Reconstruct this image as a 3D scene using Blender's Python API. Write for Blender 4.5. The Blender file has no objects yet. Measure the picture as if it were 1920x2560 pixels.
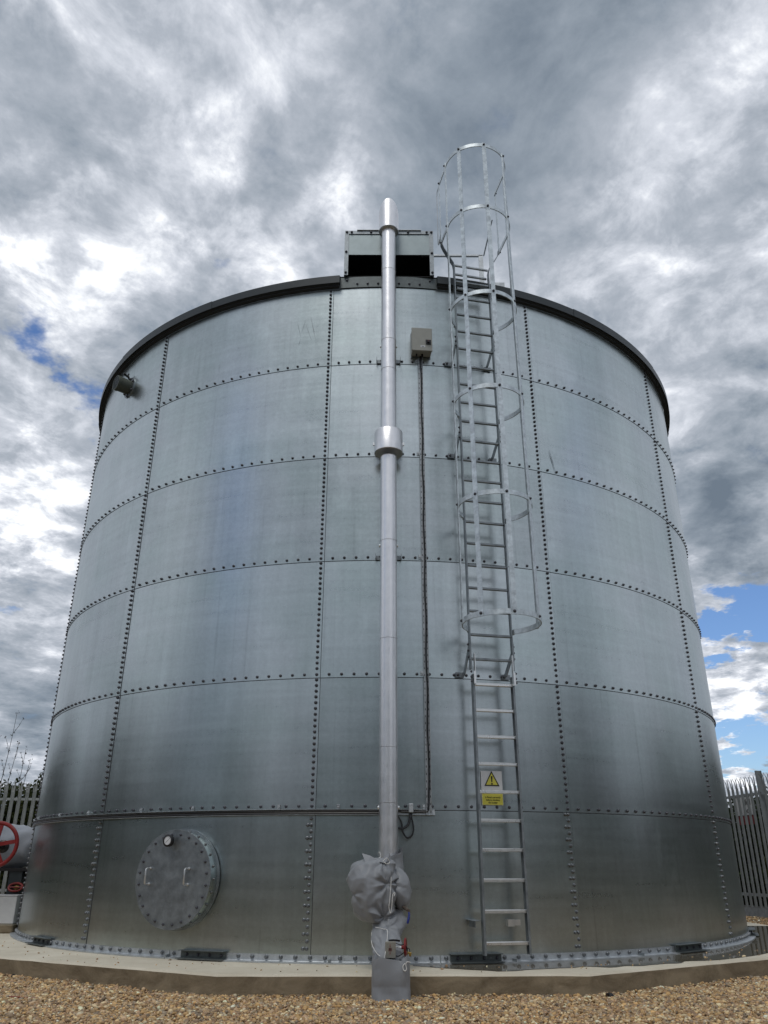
import bpy, math, random
import numpy as np
from mathutils import Vector, Matrix, noise

SC = bpy.context.scene
COL = SC.collection
R_ = math.radians
pi = math.pi
random.seed(7)

# ---------------------------------------------------------------- camera
CAMPOS = Vector((0.0, -12.2714, 0.7695))
cam_d = bpy.data.cameras.new("camera")
cam_d.sensor_fit = 'VERTICAL'
cam_d.sensor_height = 24.0
cam_d.lens = 1978.61 / 2560 * 24.0
cam_d.clip_start = 0.05
cam_d.clip_end = 3000
cam = bpy.data.objects.new("camera", cam_d)
COL.objects.link(cam)
cam.matrix_world = (Matrix.Translation(CAMPOS) @ Matrix.Rotation(R_(90 + 23.85), 4, 'X') @ Matrix.Rotation(R_(0.159), 4, 'Z'))
SC.camera = cam

# ---------------------------------------------------------------- light and colour management
SUN_AZ, SUN_EL = -160.0, 60.0      # azimuth from +Y towards +X
SC.view_settings.view_transform = 'Standard'
SC.view_settings.look = 'None'
SC.view_settings.gamma = 1.0
SC.view_settings.exposure = 0.0
sun_d = bpy.data.lights.new("sun", 'SUN')
sun_d.energy = 0.9
sun_d.angle = R_(22)
sun_d.color = (1.0, 0.97, 0.92)
sun = bpy.data.objects.new("sun", sun_d)
COL.objects.link(sun)
sd = Vector((math.sin(R_(SUN_AZ)) * math.cos(R_(SUN_EL)), math.cos(R_(SUN_AZ)) * math.cos(R_(SUN_EL)), math.sin(R_(SUN_EL))))
sun.rotation_euler = sd.to_track_quat('Z', 'Y').to_euler()

# ---------------------------------------------------------------- node helper
class NT:
    def __init__(s, tree):
        s.t = tree; s.t.nodes.clear()
    def n(s, kind, **kw):
        nd = s.t.nodes.new(kind)
        for k, v in kw.items():
            if k.startswith('i_'):
                key = k[2:]
                key = int(key) if key.isdigit() else key.replace('_', ' ')
                s.put(nd.inputs[key], v)
            else:
                setattr(nd, k, v)
        return nd
    def put(s, sock, v):
        if isinstance(v, bpy.types.NodeSocket): s.t.links.new(v, sock)
        elif isinstance(v, bpy.types.Node): s.t.links.new(v.outputs[0], sock)
        else: sock.default_value = v
    def m(s, op, a, b=0.0, c=None, clamp=False):
        nd = s.t.nodes.new('ShaderNodeMath'); nd.operation = op; nd.use_clamp = clamp
        s.put(nd.inputs[0], a); s.put(nd.inputs[1], b)
        if c is not None: s.put(nd.inputs[2], c)
        return nd.outputs[0]
    def v(s, op, a, b=(0, 0, 0)):
        nd = s.t.nodes.new('ShaderNodeVectorMath'); nd.operation = op
        s.put(nd.inputs[0], a)
        if op == 'SCALE': s.put(nd.inputs['Scale'], b)
        elif op not in ('NORMALIZE', 'LENGTH'): s.put(nd.inputs[1], b)
        return nd.outputs['Value'] if op in ('DISTANCE', 'LENGTH', 'DOT_PRODUCT') else nd.outputs[0]
    def mix(s, f, a, b, blend='MIX'):
        nd = s.t.nodes.new('ShaderNodeMix'); nd.data_type = 'RGBA'; nd.blend_type = blend
        s.put(nd.inputs[0], f); s.put(nd.inputs[6], a); s.put(nd.inputs[7], b)
        return nd.outputs[2]
    def mr(s, val, a, b, c=0.0, d=1.0, smooth=False):
        nd = s.t.nodes.new('ShaderNodeMapRange'); nd.interpolation_type = 'SMOOTHSTEP' if smooth else 'LINEAR'
        s.put(nd.inputs[0], val)
        for i, x in enumerate((a, b, c, d)): s.put(nd.inputs[i + 1], x)
        return nd.outputs[0]
    def noise(s, vec, scale, detail=4.0, rough=0.5, dist=0.0, dims='3D'):
        nd = s.t.nodes.new('ShaderNodeTexNoise'); nd.noise_dimensions = dims
        if vec is not None: s.put(nd.inputs['Vector'], vec)
        s.put(nd.inputs['Scale'], scale); s.put(nd.inputs['Detail'], detail)
        s.put(nd.inputs['Roughness'], rough); s.put(nd.inputs['Distortion'], dist)
        return nd
    def ramp(s, f, stops):
        nd = s.t.nodes.new('ShaderNodeValToRGB'); s.put(nd.inputs[0], f)
        el = nd.color_ramp.elements
        while len(el) < len(stops): el.new(0.5)
        for e, (p, c) in zip(el, stops):
            e.position = p; e.color = (c[0], c[1], c[2], 1)
        return nd.outputs[0]

def dirv(az, el):
    az, el = R_(az), R_(el)
    return (math.sin(az) * math.cos(el), math.cos(az) * math.cos(el), math.sin(el))

# ---------------------------------------------------------------- world: nishita sky behind broken cloud
world = bpy.data.worlds.new("World")
SC.world = world
world.use_nodes = True
W = NT(world.node_tree)
SKY_STRENGTH = 0.10
CLOUD_GAIN = 1.22
tc = W.n('ShaderNodeTexCoord')
D = W.v('NORMALIZE', tc.outputs['Generated'])
sep = W.n('ShaderNodeSeparateXYZ', i_0=D)
dz = sep.outputs[2]
den = W.m('ADD', W.m('MAXIMUM', dz, 0.0), 0.16)
pl = W.n('ShaderNodeCombineXYZ', i_0=W.m('DIVIDE', sep.outputs[0], den), i_1=W.m('DIVIDE', sep.outputs[1], den), i_2=0.37).outputs[0]
# warp of direction so that hand placed cloud masses have ragged outlines
wn = W.noise(pl, 3.2, 6, 0.62)
wv = W.v('SCALE', W.v('SUBTRACT', wn.outputs['Color'], (0.5, 0.5, 0.5)), 0.24)
DW = W.v('ADD', D, wv)
def blobs(lst, smooth_in=0.15):
    acc = None
    for az, el, s, b in lst:
        dist = W.v('DISTANCE', DW, dirv(az, el))
        v = W.mr(dist, R_(s) * 1.45, R_(s) * smooth_in, 0.0, b, smooth=True)
        acc = v if acc is None else W.m('ADD', acc, v)
    return acc
LIGHT = [(-34.1,50.1,2.3,0.30),(-28.8,50.4,1.6,0.25),(-15.9,48.0,2.4,0.25),(-28.1,42.7,1.9,0.25),(-4.5,45.3,2.4,0.26),(-27.5,36.3,4.5,0.32),(-11.4,41.0,2.8,0.2),(-21.6,39.5,3.6,0.15),
 (-26.2,21.8,3.6,0.42),(-28.1,27.6,1.7,0.20),(21.1,45.2,2.2,0.12),(24.0,39.0,2.3,0.15),(27.9,46.4,1.8,0.08),(34.3,49.1,2.4,0.2),(16.7,39.2,2.7,0.15),(24.1,9.6,3.2,0.45),(24.1,13.0,1.4,0.3),(23.5,6.0,1.6,0.35),(24.8,17.4,1.9,0.2),(31.8,39.7,1.6,0.25),
 (-31.9,46.5,3.4,-0.2),(8.5,47.5,7.5,-0.38),(22.3,53.2,6.0,-0.30),(10.7,55.4,4.1,-0.2),(-24.1,40.7,2.3,-0.08),(24.9,21.2,4.6,-0.5),(-29.0,37.5,1.6,.25),(-25.0,38.5,1.4,.3),(-18.0,41.5,1.3,.25),(-27.0,20.0,2.5,.3),(180,33,10,.30),(180,8,17,-.34),(122,8,16,-.28),(-122,8,16,-.28),(-152,20,8,-.25),(150,22,8,.28),(-104,24,8,.28),(92,32,9,-.2),(-132,42,8,.3),(128,14,6,.3),(165,45,9,-.3),(-168,12,6,.15),(28.1,24.6,2.9,-0.2),(-24.0,9.5,4.0,-0.36),(-16.7,51.9,3.6,-0.12),(27.5,31.0,3.5,-0.1)]
BLUE = [(-27.8,32.8,2.1,1.0),(-23.5,30.0,2.1,1.0),(-25.6,31.0,1.2,.5),(-29.5,33.6,1.2,0.7),(25.2,14.6,2.2,1.4),(27.5,14.8,2.4,1.3),(23.4,13.7,1.5,1.1),(23.4,7.6,1.5,1.2),(25.4,7.4,2.0,1.3),(31.8,38.2,0.8,0.6),(-26.6,15.9,1.1,0.5),(-15.3,39.6,1.0,0.45),
 (-127.0,25.0,6.5,0.85),(107.5,26.5,6.0,0.65)]
big = W.noise(pl, 1.15, 3, 0.5).outputs[0]
# streaky cloud: stretched along one direction
mp = W.n('ShaderNodeMapping'); W.put(mp.inputs['Vector'], pl)
mp.inputs['Rotation'].default_value = (0, 0, R_(-38)); mp.inputs['Scale'].default_value = (1.0, 0.9, 1.0)
st = W.noise(mp.outputs[0], 8.5, 10, 0.62, 0.25).outputs[0]
md = W.noise(mp.outputs[0], 3.2, 10, 0.62, 0.25).outputs[0]
br = W.m('ADD', W.m('MULTIPLY', W.m('SUBTRACT', big, 0.5), 0.45), W.m('MULTIPLY', W.m('SUBTRACT', st, 0.5), 1.42))
br = W.m('ADD', br, W.m('MULTIPLY', W.m('SUBTRACT', md, 0.5), 0.75))
br = W.m('ADD', br, W.m('MULTIPLY', blobs(LIGHT), W.m('MULTIPLY_ADD', st, 2.6, -0.45)))
bil = W.noise(mp.outputs[0], 5.0, 9, 0.6, 0.5).outputs[0]
bil = W.m('SUBTRACT', 1.0, W.m('ABSOLUTE', W.m('MULTIPLY', W.m('SUBTRACT', bil, 0.5), 5.0)))
br = W.m('ADD', br, W.m('MULTIPLY', W.m('SUBTRACT', bil, 0.55), 0.16))
br = W.m('ADD', br, 0.46)
ccol = W.ramp(br, [(0.0, (0.13, 0.165, 0.21)), (0.25, (0.235, 0.275, 0.325)), (0.5, (0.365, 0.40, 0.455)), (0.72, (0.57, 0.60, 0.66)), (0.95, (0.90, 0.92, 0.95))])
ccol = W.v('SCALE', ccol, CLOUD_GAIN / SKY_STRENGTH)
cover = W.m('SUBTRACT', 1.0, W.m('ADD', blobs(BLUE, 0.3), W.m('MULTIPLY', W.m('SUBTRACT', 0.47, st), 1.6)), clamp=True)
cover = W.mr(cover, 0.0, 0.90, 0.0, 1.0, smooth=True)
skyt = W.n('ShaderNodeTexSky', sky_type='NISHITA', sun_disc=False)
skyt.sun_elevation = R_(SUN_EL)
skyt.sun_rotation = R_(SUN_AZ)
skyt.air_density = 1.2; skyt.dust_density = 0.6; skyt.ozone_density = 1.6
skyc = W.v('MULTIPLY', skyt.outputs[0], (0.80, 0.98, 1.30))
bg = W.n('ShaderNodeBackground', i_0=W.mix(cover, skyc, ccol), i_1=SKY_STRENGTH)
wo = W.n('ShaderNodeOutputWorld', i_0=bg.outputs[0])
world.cycles.sampling_method = 'MANUAL'
world.cycles.sample_map_resolution = 512

# ---------------------------------------------------------------- materials
def mat(name):
    m = bpy.data.materials.new(name); m.use_nodes = True
    t = NT(m.node_tree)
    p = t.n('ShaderNodeBsdfPrincipled'); o = t.n('ShaderNodeOutputMaterial', i_0=p.outputs[0])
    return m, t, p
def setp(t, p, **kw):
    names = dict(c='Base Color', r='Roughness', m='Metallic', n='Normal', s='Specular IOR Level', tr='Transmission Weight', ior='IOR', sh='Sheen Weight', cw='Coat Weight')
    for k, v in kw.items():
        if k == 'c' and isinstance(v, tuple) and len(v) == 3: v = (*v, 1)
        t.put(p.inputs[names[k]], v)
def bump(t, h, dist=0.01, strength=1.0, normal=None):
    b = t.n('ShaderNodeBump'); t.put(b.inputs['Height'], h); b.inputs['Distance'].default_value = dist; b.inputs['Strength'].default_value = strength
    if normal is not None: t.put(b.inputs['Normal'], normal)
    return b.outputs[0]
def obco(t): return t.n('ShaderNodeTexCoord').outputs['Object']
def scaled(t, v, s):
    mp = t.n('ShaderNodeMapping'); t.put(mp.inputs['Vector'], v); mp.inputs['Scale'].default_value = s
    return mp.outputs[0]
MATS = {}
def M(name): return MATS[name]

def mk_sheet():
    m, t, p = mat("galvanised_sheet")
    uv = t.n('ShaderNodeUVMap'); uv.uv_map = 'UVMap'
    rnd = t.n('ShaderNodeObjectInfo').outputs['Random']
    off = t.n('ShaderNodeCombineXYZ', i_0=t.m('MULTIPLY', rnd, 7.0), i_1=t.m('MULTIPLY', rnd, 9.0), i_2=t.m('MULTIPLY', rnd, 5.0)).outputs[0]
    v = t.v('ADD', uv.outputs[0], off)
    spang = t.noise(scaled(t, v, (26, 26, 26)), 1.0, 5, 0.62).outputs[0]
    fine = t.noise(scaled(t, v, (170, 170, 170)), 1.0, 3, 0.6).outputs[0]
    roll_sheen = t.noise(scaled(t, v, (0.7, 13, 1)), 1.0, 4, 0.55, 0.2).outputs[0]      # rolling bands along the sheet, with horizontal sheen put into the colour
    drip = t.noise(scaled(t, v, (9, 0.35, 1)), 1.0, 4, 0.6).outputs[0]            # faint run marks
    cloud = t.noise(scaled(t, v, (1.1, 1.3, 1)), 1.0, 4, 0.5, 0.4).outputs[0]
    val = t.m('ADD', 0.555, t.m('MULTIPLY', t.m('SUBTRACT', spang, 0.5), 0.16))
    val = t.m('ADD', val, t.m('MULTIPLY', t.m('SUBTRACT', fine, 0.5), 0.22))
    val = t.m('ADD', val, t.m('MULTIPLY', t.m('SUBTRACT', roll_sheen, 0.5), 0.17))
    val = t.m('ADD', val, t.m('MULTIPLY', t.m('SUBTRACT', drip, 0.5), 0.16))
    val = t.m('ADD', val, t.m('MULTIPLY', t.m('SUBTRACT', cloud, 0.5), 0.10))
    val = t.m('ADD', val, t.m('MULTIPLY', t.m('SUBTRACT', rnd, 0.5), 0.085))
    bloom = t.mr(t.noise(scaled(t, v, (2.4, 1.5, 1)), 1.0, 5, 0.6, 0.3).outputs[0], 0.56, 0.74)
    run = t.mr(t.noise(scaled(t, v, (22, 0.45, 1)), 1.0, 5, 0.6).outputs[0], 0.60, 0.78)
    val = t.m('ADD', val, t.m('MULTIPLY', bloom, 0.07))
    val = t.m('SUBTRACT', val, t.m('MULTIPLY', run, 0.09))
    hue = t.mix(t.mr(cloud, 0.35, 0.65), (0.885, 0.995, 0.985, 1), (0.925, 0.995, 1.01, 1))
    c = t.v('SCALE', hue, val)
    rough = t.m('ADD', 0.285, t.m('MULTIPLY', t.m('SUBTRACT', spang, 0.5), 0.02))
    rough = t.m('ADD', rough, t.m('MULTIPLY', t.m('SUBTRACT', roll_sheen, 0.5), 0.06))
    rough = t.m('ADD', rough, t.m('MULTIPLY', bloom, 0.03))
    wav = t.noise(scaled(t, v, (0.8, 1.0, 1)), 1.0, 1, 0.4).outputs[0]
    nrm = bump(t, wav, 0.010, 1.0)
    setp(t, p, c=c, m=1.0, r=rough, n=nrm)
    # dark sealant shows at the lap edges (second UV island u > 50)
    return m
MATS['sheet'] = mk_sheet()
def simple(name, c, rough=0.5, metal=0.0, var=0.0, scale=20.0, bmp=0.0, bscale=60.0, c2=None, **kw):
    m, t, p = mat(name)
    co = obco(t)
    n1 = t.noise(co, scale, 5, 0.6).outputs[0]
    c2_ = c2 or tuple(max(0.0, x * (1 - var)) for x in c)
    col = t.mix(t.mr(n1, 0.32, 0.68), (*c2_, 1), (*c, 1))
    setp(t, p, c=col, m=metal, r=t.m('ADD', rough, t.m('MULTIPLY', t.m('SUBTRACT', n1, 0.5), 0.2 if rough > 0.15 else 0.0)), **kw)
    if bmp > 0:
        n2 = t.noise(co, bscale, 4, 0.6).outputs[0]
        setp(t, p, n=bump(t, n2, bmp))
    return m
MATS['sealant'] = simple("dark_sealant", (0.03, 0.03, 0.035), 0.7)
MATS['bolt'] = simple("plastic_bolt_cap", (0.10, 0.10, 0.115), 0.38, 0.35, var=0.35, scale=90)
MATS['steelbolt'] = simple("zinc_bolt", (0.27, 0.28, 0.29), 0.4, 0.8, var=0.5, scale=90)
MATS['galv'] = simple("galvanised_steel", (0.62, 0.65, 0.67), 0.50, 0.75, var=0.30, scale=14, bmp=0.0015, bscale=45)
MATS['galvdark'] = simple("weathered_galvanised_steel", (0.33, 0.36, 0.38), 0.45, 0.8, var=0.35, scale=12, bmp=0.001)
MATS['galvlight'] = simple("new_galvanised_bar", (0.72, 0.78, 0.81), 0.46, 0.72, var=0.38, scale=18, bmp=0.001, bscale=45)
MATS['fence'] = simple("dull_galvanised_fence", (0.25, 0.27, 0.275), 0.6, 0.25, var=0.25, scale=6)
MATS['fencelit'] = simple("sky_lit_galvanised_pale", (0.40, 0.42, 0.41), 0.6, 0.35, var=0.25, scale=6)  # same steel as the right fence, lightened for skylight on the left pales
MATS['panel'] = simple("dull_galvanised_panel", (0.29, 0.335, 0.345), 0.42, 0.85, var=0.15, scale=8)
MATS['alu'] = simple("bright_aluminium", (0.86, 0.86, 0.85), 0.30, 0.85, var=0.12, scale=20)
MATS['clad'] = simple("dimpled_aluminium_cladding", (0.89, 0.88, 0.89), 0.34, 0.95, var=0.08, scale=12, bmp=0.0012, bscale=95)
MATS['trim'] = simple("dark_grey_painted_flashing", (0.030, 0.039, 0.043), 0.42, 0.0, var=0.25, scale=5)
MATS['channel'] = simple("dark_zinc_channel", (0.15, 0.17, 0.17), 0.45, 0.5, var=0.3, scale=30)
MATS['roof'] = simple("grey_roof_sheet", (0.20, 0.21, 0.21), 0.5, 0.3, var=0.2, scale=3)
MATS['black'] = simple("black_cable", (0.012, 0.012, 0.014), 0.42)
MATS['shadedark'] = simple("painted_shade", (0.035, 0.037, 0.04), 0.8)  # dark colour standing in for shade in the chamber and under the eave
MATS['boxpaint'] = simple("greige_enclosure_paint", (0.37, 0.365, 0.325), 0.45, var=0.10, scale=9)
MATS['white'] = simple("white_plastic", (0.72, 0.73, 0.74), 0.45, var=0.06, scale=30)
MATS['whitep'] = simple("white_painted_box", (0.62, 0.62, 0.62), 0.5, var=0.10, scale=14, bmp=0.0006, bscale=120)
MATS['yellow'] = simple("yellow_sign_face", (0.72, 0.66, 0.10), 0.4, var=0.05, scale=20)
MATS['ink'] = simple("black_print", (0.015, 0.013, 0.012), 0.5)
MATS['red'] = simple("red_paint", (0.24, 0.012, 0.010), 0.45, var=0.25, scale=25)
MATS['blue'] = simple("blue_plastic", (0.02, 0.035, 0.22), 0.35)
MATS['brass'] = simple("brass", (0.55, 0.38, 0.12), 0.35, 0.9, var=0.3, scale=60)
MATS['cord'] = simple("white_cord", (0.75, 0.74, 0.70), 0.8)
MATS['rust'] = simple("rust_stained_steel", (0.20, 0.16, 0.13), 0.6, 0.4, var=0.5, scale=40)
MATS['olive'] = simple("grey_green_plastic_pipe", (0.085, 0.095, 0.075), 0.5, var=0.2)
MATS['plate'] = simple("speckled_steel_plate", (0.36, 0.34, 0.29), 0.55, 0.4, var=0.3, scale=150, c2=(0.26, 0.25, 0.22))

def mk_cloth(name, c, s=1.0):
    m, t, p = mat(name)
    co = obco(t)
    weave = t.noise(co, 260, 2, 0.5).outputs[0]
    fold = t.noise(co, 7.0, 5, 0.6, 0.8).outputs[0]
    big_ = t.noise(co, 3.0, 3, 0.5).outputs[0]
    col = t.mix(t.mr(big_, 0.3, 0.7), (c[0] * .86, c[1] * .86, c[2] * .86, 1), (*c, 1))
    n1 = bump(t, fold, 0.02 * s, 0.2)
    setp(t, p, c=col, r=0.50, n=bump(t, weave, 0.0008, 0.5, n1), sh=0.1, s=0.45)
    return m
MATS['cloth'] = mk_cloth("grey_coated_cloth", (0.26, 0.272, 0.290))
MATS['jacket'] = mk_cloth("pale_grey_lagging_cloth", (0.33, 0.35, 0.39))

def mk_concrete():
    m, t, p = mat("concrete")
    co = obco(t)
    sp = t.n('ShaderNodeSeparateXYZ', i_0=co)
    geo = t.n('ShaderNodeNewGeometry')
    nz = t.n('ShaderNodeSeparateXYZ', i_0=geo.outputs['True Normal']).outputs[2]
    a = t.noise(co, 2.2, 6, 0.6, 0.3).outputs[0]
    b = t.noise(co, 60, 4, 0.7).outputs[0]
    stain = t.noise(scaled(t, co, (3.5, 3.5, 7)), 1.0, 7, 0.68, 0.6).outputs[0]
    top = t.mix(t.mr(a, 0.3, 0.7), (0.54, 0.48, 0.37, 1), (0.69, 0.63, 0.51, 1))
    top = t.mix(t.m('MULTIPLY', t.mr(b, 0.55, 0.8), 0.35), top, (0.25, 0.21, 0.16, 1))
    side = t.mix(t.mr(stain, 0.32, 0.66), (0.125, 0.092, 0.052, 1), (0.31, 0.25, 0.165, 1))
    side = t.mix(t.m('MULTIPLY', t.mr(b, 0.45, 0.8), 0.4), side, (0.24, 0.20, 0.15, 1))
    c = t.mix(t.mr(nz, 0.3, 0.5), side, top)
    setp(t, p, c=c, r=0.85, n=bump(t, b, 0.002))
    return m
MATS['concrete'] = mk_concrete()

def mk_ground():
    m, t, p = mat("gravel_ground")
    co = obco(t)
    vo = t.n('ShaderNodeTexVoronoi'); t.put(vo.inputs['Vector'], co); vo.inputs['Scale'].default_value = 48
    hsv = t.n('ShaderNodeSeparateColor', i_0=vo.outputs['Color'])
    c = t.ramp(hsv.outputs[0], [(0.0, (0.09, 0.055, 0.03)), (0.35, (0.24, 0.15, 0.075)), (0.7, (0.38, 0.27, 0.15)), (1.0, (0.50, 0.43, 0.33))])
    ln = t.v('LENGTH', co)
    grass = t.mix(t.noise(co, 0.8, 5, 0.6).outputs[0], (0.028, 0.042, 0.026, 1), (0.060, 0.072, 0.045, 1))
    c = t.mix(t.mr(ln, 10.0, 11.5), c, grass)
    setp(t, p, c=c, r=0.8, n=bump(t, t.m('SUBTRACT', 1.0, vo.outputs['Distance']), 0.012))
    return m
MATS['ground'] = mk_ground()
def mk_stone():
    m, t, p = mat("gravel_stones")
    at = t.n('ShaderNodeAttribute'); at.attribute_name = 'stone'
    n = t.noise(obco(t), 220, 3, 0.6).outputs[0]
    c = t.mix(t.m('MULTIPLY', n, 0.25), at.outputs['Color'], (0.5, 0.45, 0.38, 1))
    setp(t, p, c=c, r=0.62, s=0.4)
    return m
MATS['stone'] = mk_stone()
def mk_leaf(name, c1, c2):
    m, t, p = mat(name)
    at = t.n('ShaderNodeAttribute'); at.attribute_name = 'leafv'
    c = t.mix(at.outputs['Fac'], (*c1, 1), (*c2, 1))
    setp(t, p, c=c, r=0.55, s=0.3)
    tr = t.n('ShaderNodeBsdfTranslucent', i_0=c)
    ms = t.n('ShaderNodeMixShader', i_0=0.25, i_1=p.outputs[0], i_2=tr.outputs[0])
    out = [n for n in t.t.nodes if n.type == 'OUTPUT_MATERIAL'][0]
    t.put(out.inputs[0], ms.outputs[0])
    return m
MATS['leaf'] = mk_leaf("hedge_leaves", (0.018, 0.030, 0.008), (0.10, 0.11, 0.03))
MATS['leafdark'] = mk_leaf("dark_tree_leaves", (0.012, 0.022, 0.010), (0.05, 0.075, 0.025))
MATS['twig'] = simple("brown_twig_bark", (0.05, 0.035, 0.028), 0.8, var=0.4, scale=50)
MATS['bud'] = mk_leaf("purple_green_buds", (0.035, 0.03, 0.025), (0.07, 0.06, 0.03))
def mk_water():
    m, t, p = mat("rain_water")
    co = obco(t)
    n = t.noise(co, 3, 4, 0.5).outputs[0]
    setp(t, p, c=(0.16, 0.14, 0.105), r=0.04, n=bump(t, n, 0.0006), ior=1.33, s=0.9)
    return m
MATS['water'] = mk_water()

# ---------------------------------------------------------------- mesh builder
class MB:
    def __init__(s): s.v = []; s.f = []; s.mi = []; s.uv = {}
    def add(s, vs, fs, mi=0):
        b = len(s.v); s.v += [tuple(v) for v in vs]
        for f in fs: s.f.append(tuple(b + i for i in f)); s.mi.append(mi)
        return s
    def box(s, c, sx, sy, sz, ax=None, mi=0, bev=0.0):
        """centre c, full sizes along axes ax (3 vectors)"""
        c = Vector(c); ax = ax or (Vector((1, 0, 0)), Vector((0, 1, 0)), Vector((0, 0, 1)))
        X, Y, Z = [Vector(a).normalized() for a in ax]
        if bev <= 0:
            vs = [c + X * (i * sx / 2) + Y * (j * sy / 2) + Z * (k * sz / 2) for i in (-1, 1) for j in (-1, 1) for k in (-1, 1)]
            return s.add(vs, [(0, 1, 3, 2), (4, 6, 7, 5), (0, 4, 5, 1), (2, 3, 7, 6), (0, 2, 6, 4), (1, 5, 7, 3)], mi)
        b = min(bev, sx / 2.01, sy / 2.01, sz / 2.01)
        vs = []; idx = {}
        for i in (-1, 1):
            for j in (-1, 1):
                for k in (-1, 1):
                    for a in range(3):
                        h = [sx / 2 - b, sy / 2 - b, sz / 2 - b]; h[a] += b
                        idx[(i, j, k, a)] = len(vs)
                        vs.append(c + X * (i * h[0]) + Y * (j * h[1]) + Z * (k * h[2]))
        fs = []
        for a in range(3):
            o = [q for q in range(3) if q != a]
            for sgn in (-1, 1):
                quad = []
                for (p, q) in ((-1, -1), (1, -1), (1, 1), (-1, 1)):
                    key = [0, 0, 0]; key[a] = sgn; key[o[0]] = p; key[o[1]] = q
                    quad.append(idx[(*key, a)])
                fs.append(tuple(quad))
        for a in range(3):   # edges running along axis a
            o = [q for q in range(3) if q != a]
            for p in (-1, 1):
                for q in (-1, 1):
                    k0 = [0, 0, 0]; k0[a] = -1; k0[o[0]] = p; k0[o[1]] = q
                    k1 = list(k0); k1[a] = 1
                    fs.append((idx[(*k0, o[0])], idx[(*k1, o[0])], idx[(*k1, o[1])], idx[(*k0, o[1])]))
        for i in (-1, 1):
            for j in (-1, 1):
                for k in (-1, 1): fs.append((idx[(i, j, k, 0)], idx[(i, j, k, 1)], idx[(i, j, k, 2)]))
        return s.add(vs, fs, mi)
    def tube(s, pts, r, n=10, cap=True, mi=0):
        pts = [Vector(p) for p in pts]; rs = r if isinstance(r, (list, tuple)) else [r] * len(pts)
        up = None; rings = []
        for i, p in enumerate(pts):
            d = (pts[min(i + 1, len(pts) - 1)] - pts[max(i - 1, 0)]).normalized()
            if up is None:
                up = Vector((0, 0, 1)) if abs(d.z) < 0.9 else Vector((0, 1, 0))
            a = d.cross(up).normalized(); up = a.cross(d).normalized()
            rings.append([p + (a * math.cos(2 * pi * k / n) + up * math.sin(2 * pi * k / n)) * rs[i] for k in range(n)])
        vs = [v for rg in rings for v in rg]; fs = []
        for i in range(len(pts) - 1):
            for k in range(n):
                fs.append((i * n + k, i * n + (k + 1) % n, (i + 1) * n + (k + 1) % n, (i + 1) * n + k))
        if cap:
            fs.append(tuple(range(n - 1, -1, -1))); fs.append(tuple((len(pts) - 1) * n + k for k in range(n)))
        return s.add(vs, fs, mi)
    def lathe(s, prof, c, axis=(0, 0, 1), n=24, mi=0, closed=False):
        """prof list of (r, h) about axis through c"""
        c = Vector(c); A = Vector(axis).normalized()
        U = A.cross(Vector((0, 0, 1)) if abs(A.z) < 0.9 else Vector((1, 0, 0))).normalized(); V_ = A.cross(U)
        vs = []
        for r, h in prof:
            for k in range(n):
                a = 2 * pi * k / n
                vs.append(c + A * h + (U * math.cos(a) + V_ * math.sin(a)) * r)
        fs = []; L = len(prof)
        for i in range(L if closed else L - 1):
            j = (i + 1) % L
            for k in range(n):
                fs.append((i * n + k, i * n + (k + 1) % n, j * n + (k + 1) % n, j * n + k))
        if not closed:
            if prof[0][0] > 1e-5: fs.append(tuple(range(n - 1, -1, -1)))
            if prof[-1][0] > 1e-5: fs.append(tuple((L - 1) * n + k for k in range(n)))
        return s.add(vs, fs, mi)
    def ribbon(s, pts, width, thick, wdir, mi=0):
        """flat bar along pts: wide along wdir, thin across"""
        pts = [Vector(p) for p in pts]; wd = Vector(wdir).normalized(); vs = []
        for i, p in enumerate(pts):
            d = (pts[min(i + 1, len(pts) - 1)] - pts[max(i - 1, 0)]).normalized()
            t_ = d.cross(wd).normalized(); w_ = t_.cross(d).normalized()
            vs += [p + w_ * width / 2 + t_ * thick / 2, p + w_ * width / 2 - t_ * thick / 2, p - w_ * width / 2 - t_ * thick / 2, p - w_ * width / 2 + t_ * thick / 2]
        fs = []
        for i in range(len(pts) - 1):
            for k in range(4): fs.append((4 * i + k, 4 * i + (k + 1) % 4, 4 * i + 4 + (k + 1) % 4, 4 * i + 4 + k))
        L = 4 * (len(pts) - 1)
        fs.append((3, 2, 1, 0)); fs.append((L, L + 1, L + 2, L + 3))
        return s.add(vs, fs, mi)
    def build(s, name, mats, parent=None, smooth=False, auto=35, fixn=True):
        me = bpy.data.meshes.new(name); me.from_pydata(s.v, [], s.f)
        mats = mats if isinstance(mats, (list, tuple)) else [mats]
        for m_ in mats: me.materials.append(MATS[m_] if isinstance(m_, str) else m_)
        me.polygons.foreach_set('material_index', s.mi)
        if fixn:
            import bmesh
            bm = bmesh.new(); bm.from_mesh(me); bmesh.ops.recalc_face_normals(bm, faces=bm.faces); bm.to_mesh(me); bm.free()
        if smooth:
            me.polygons.foreach_set('use_smooth', [True] * len(me.polygons))
            if auto:
                me.set_sharp_from_angle(angle=R_(auto))
        me.update()
        o = bpy.data.objects.new(name, me); COL.objects.link(o)
        if parent is not None: o.parent = parent; o.matrix_parent_inverse = parent.matrix_world.inverted()
        return o

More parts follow.
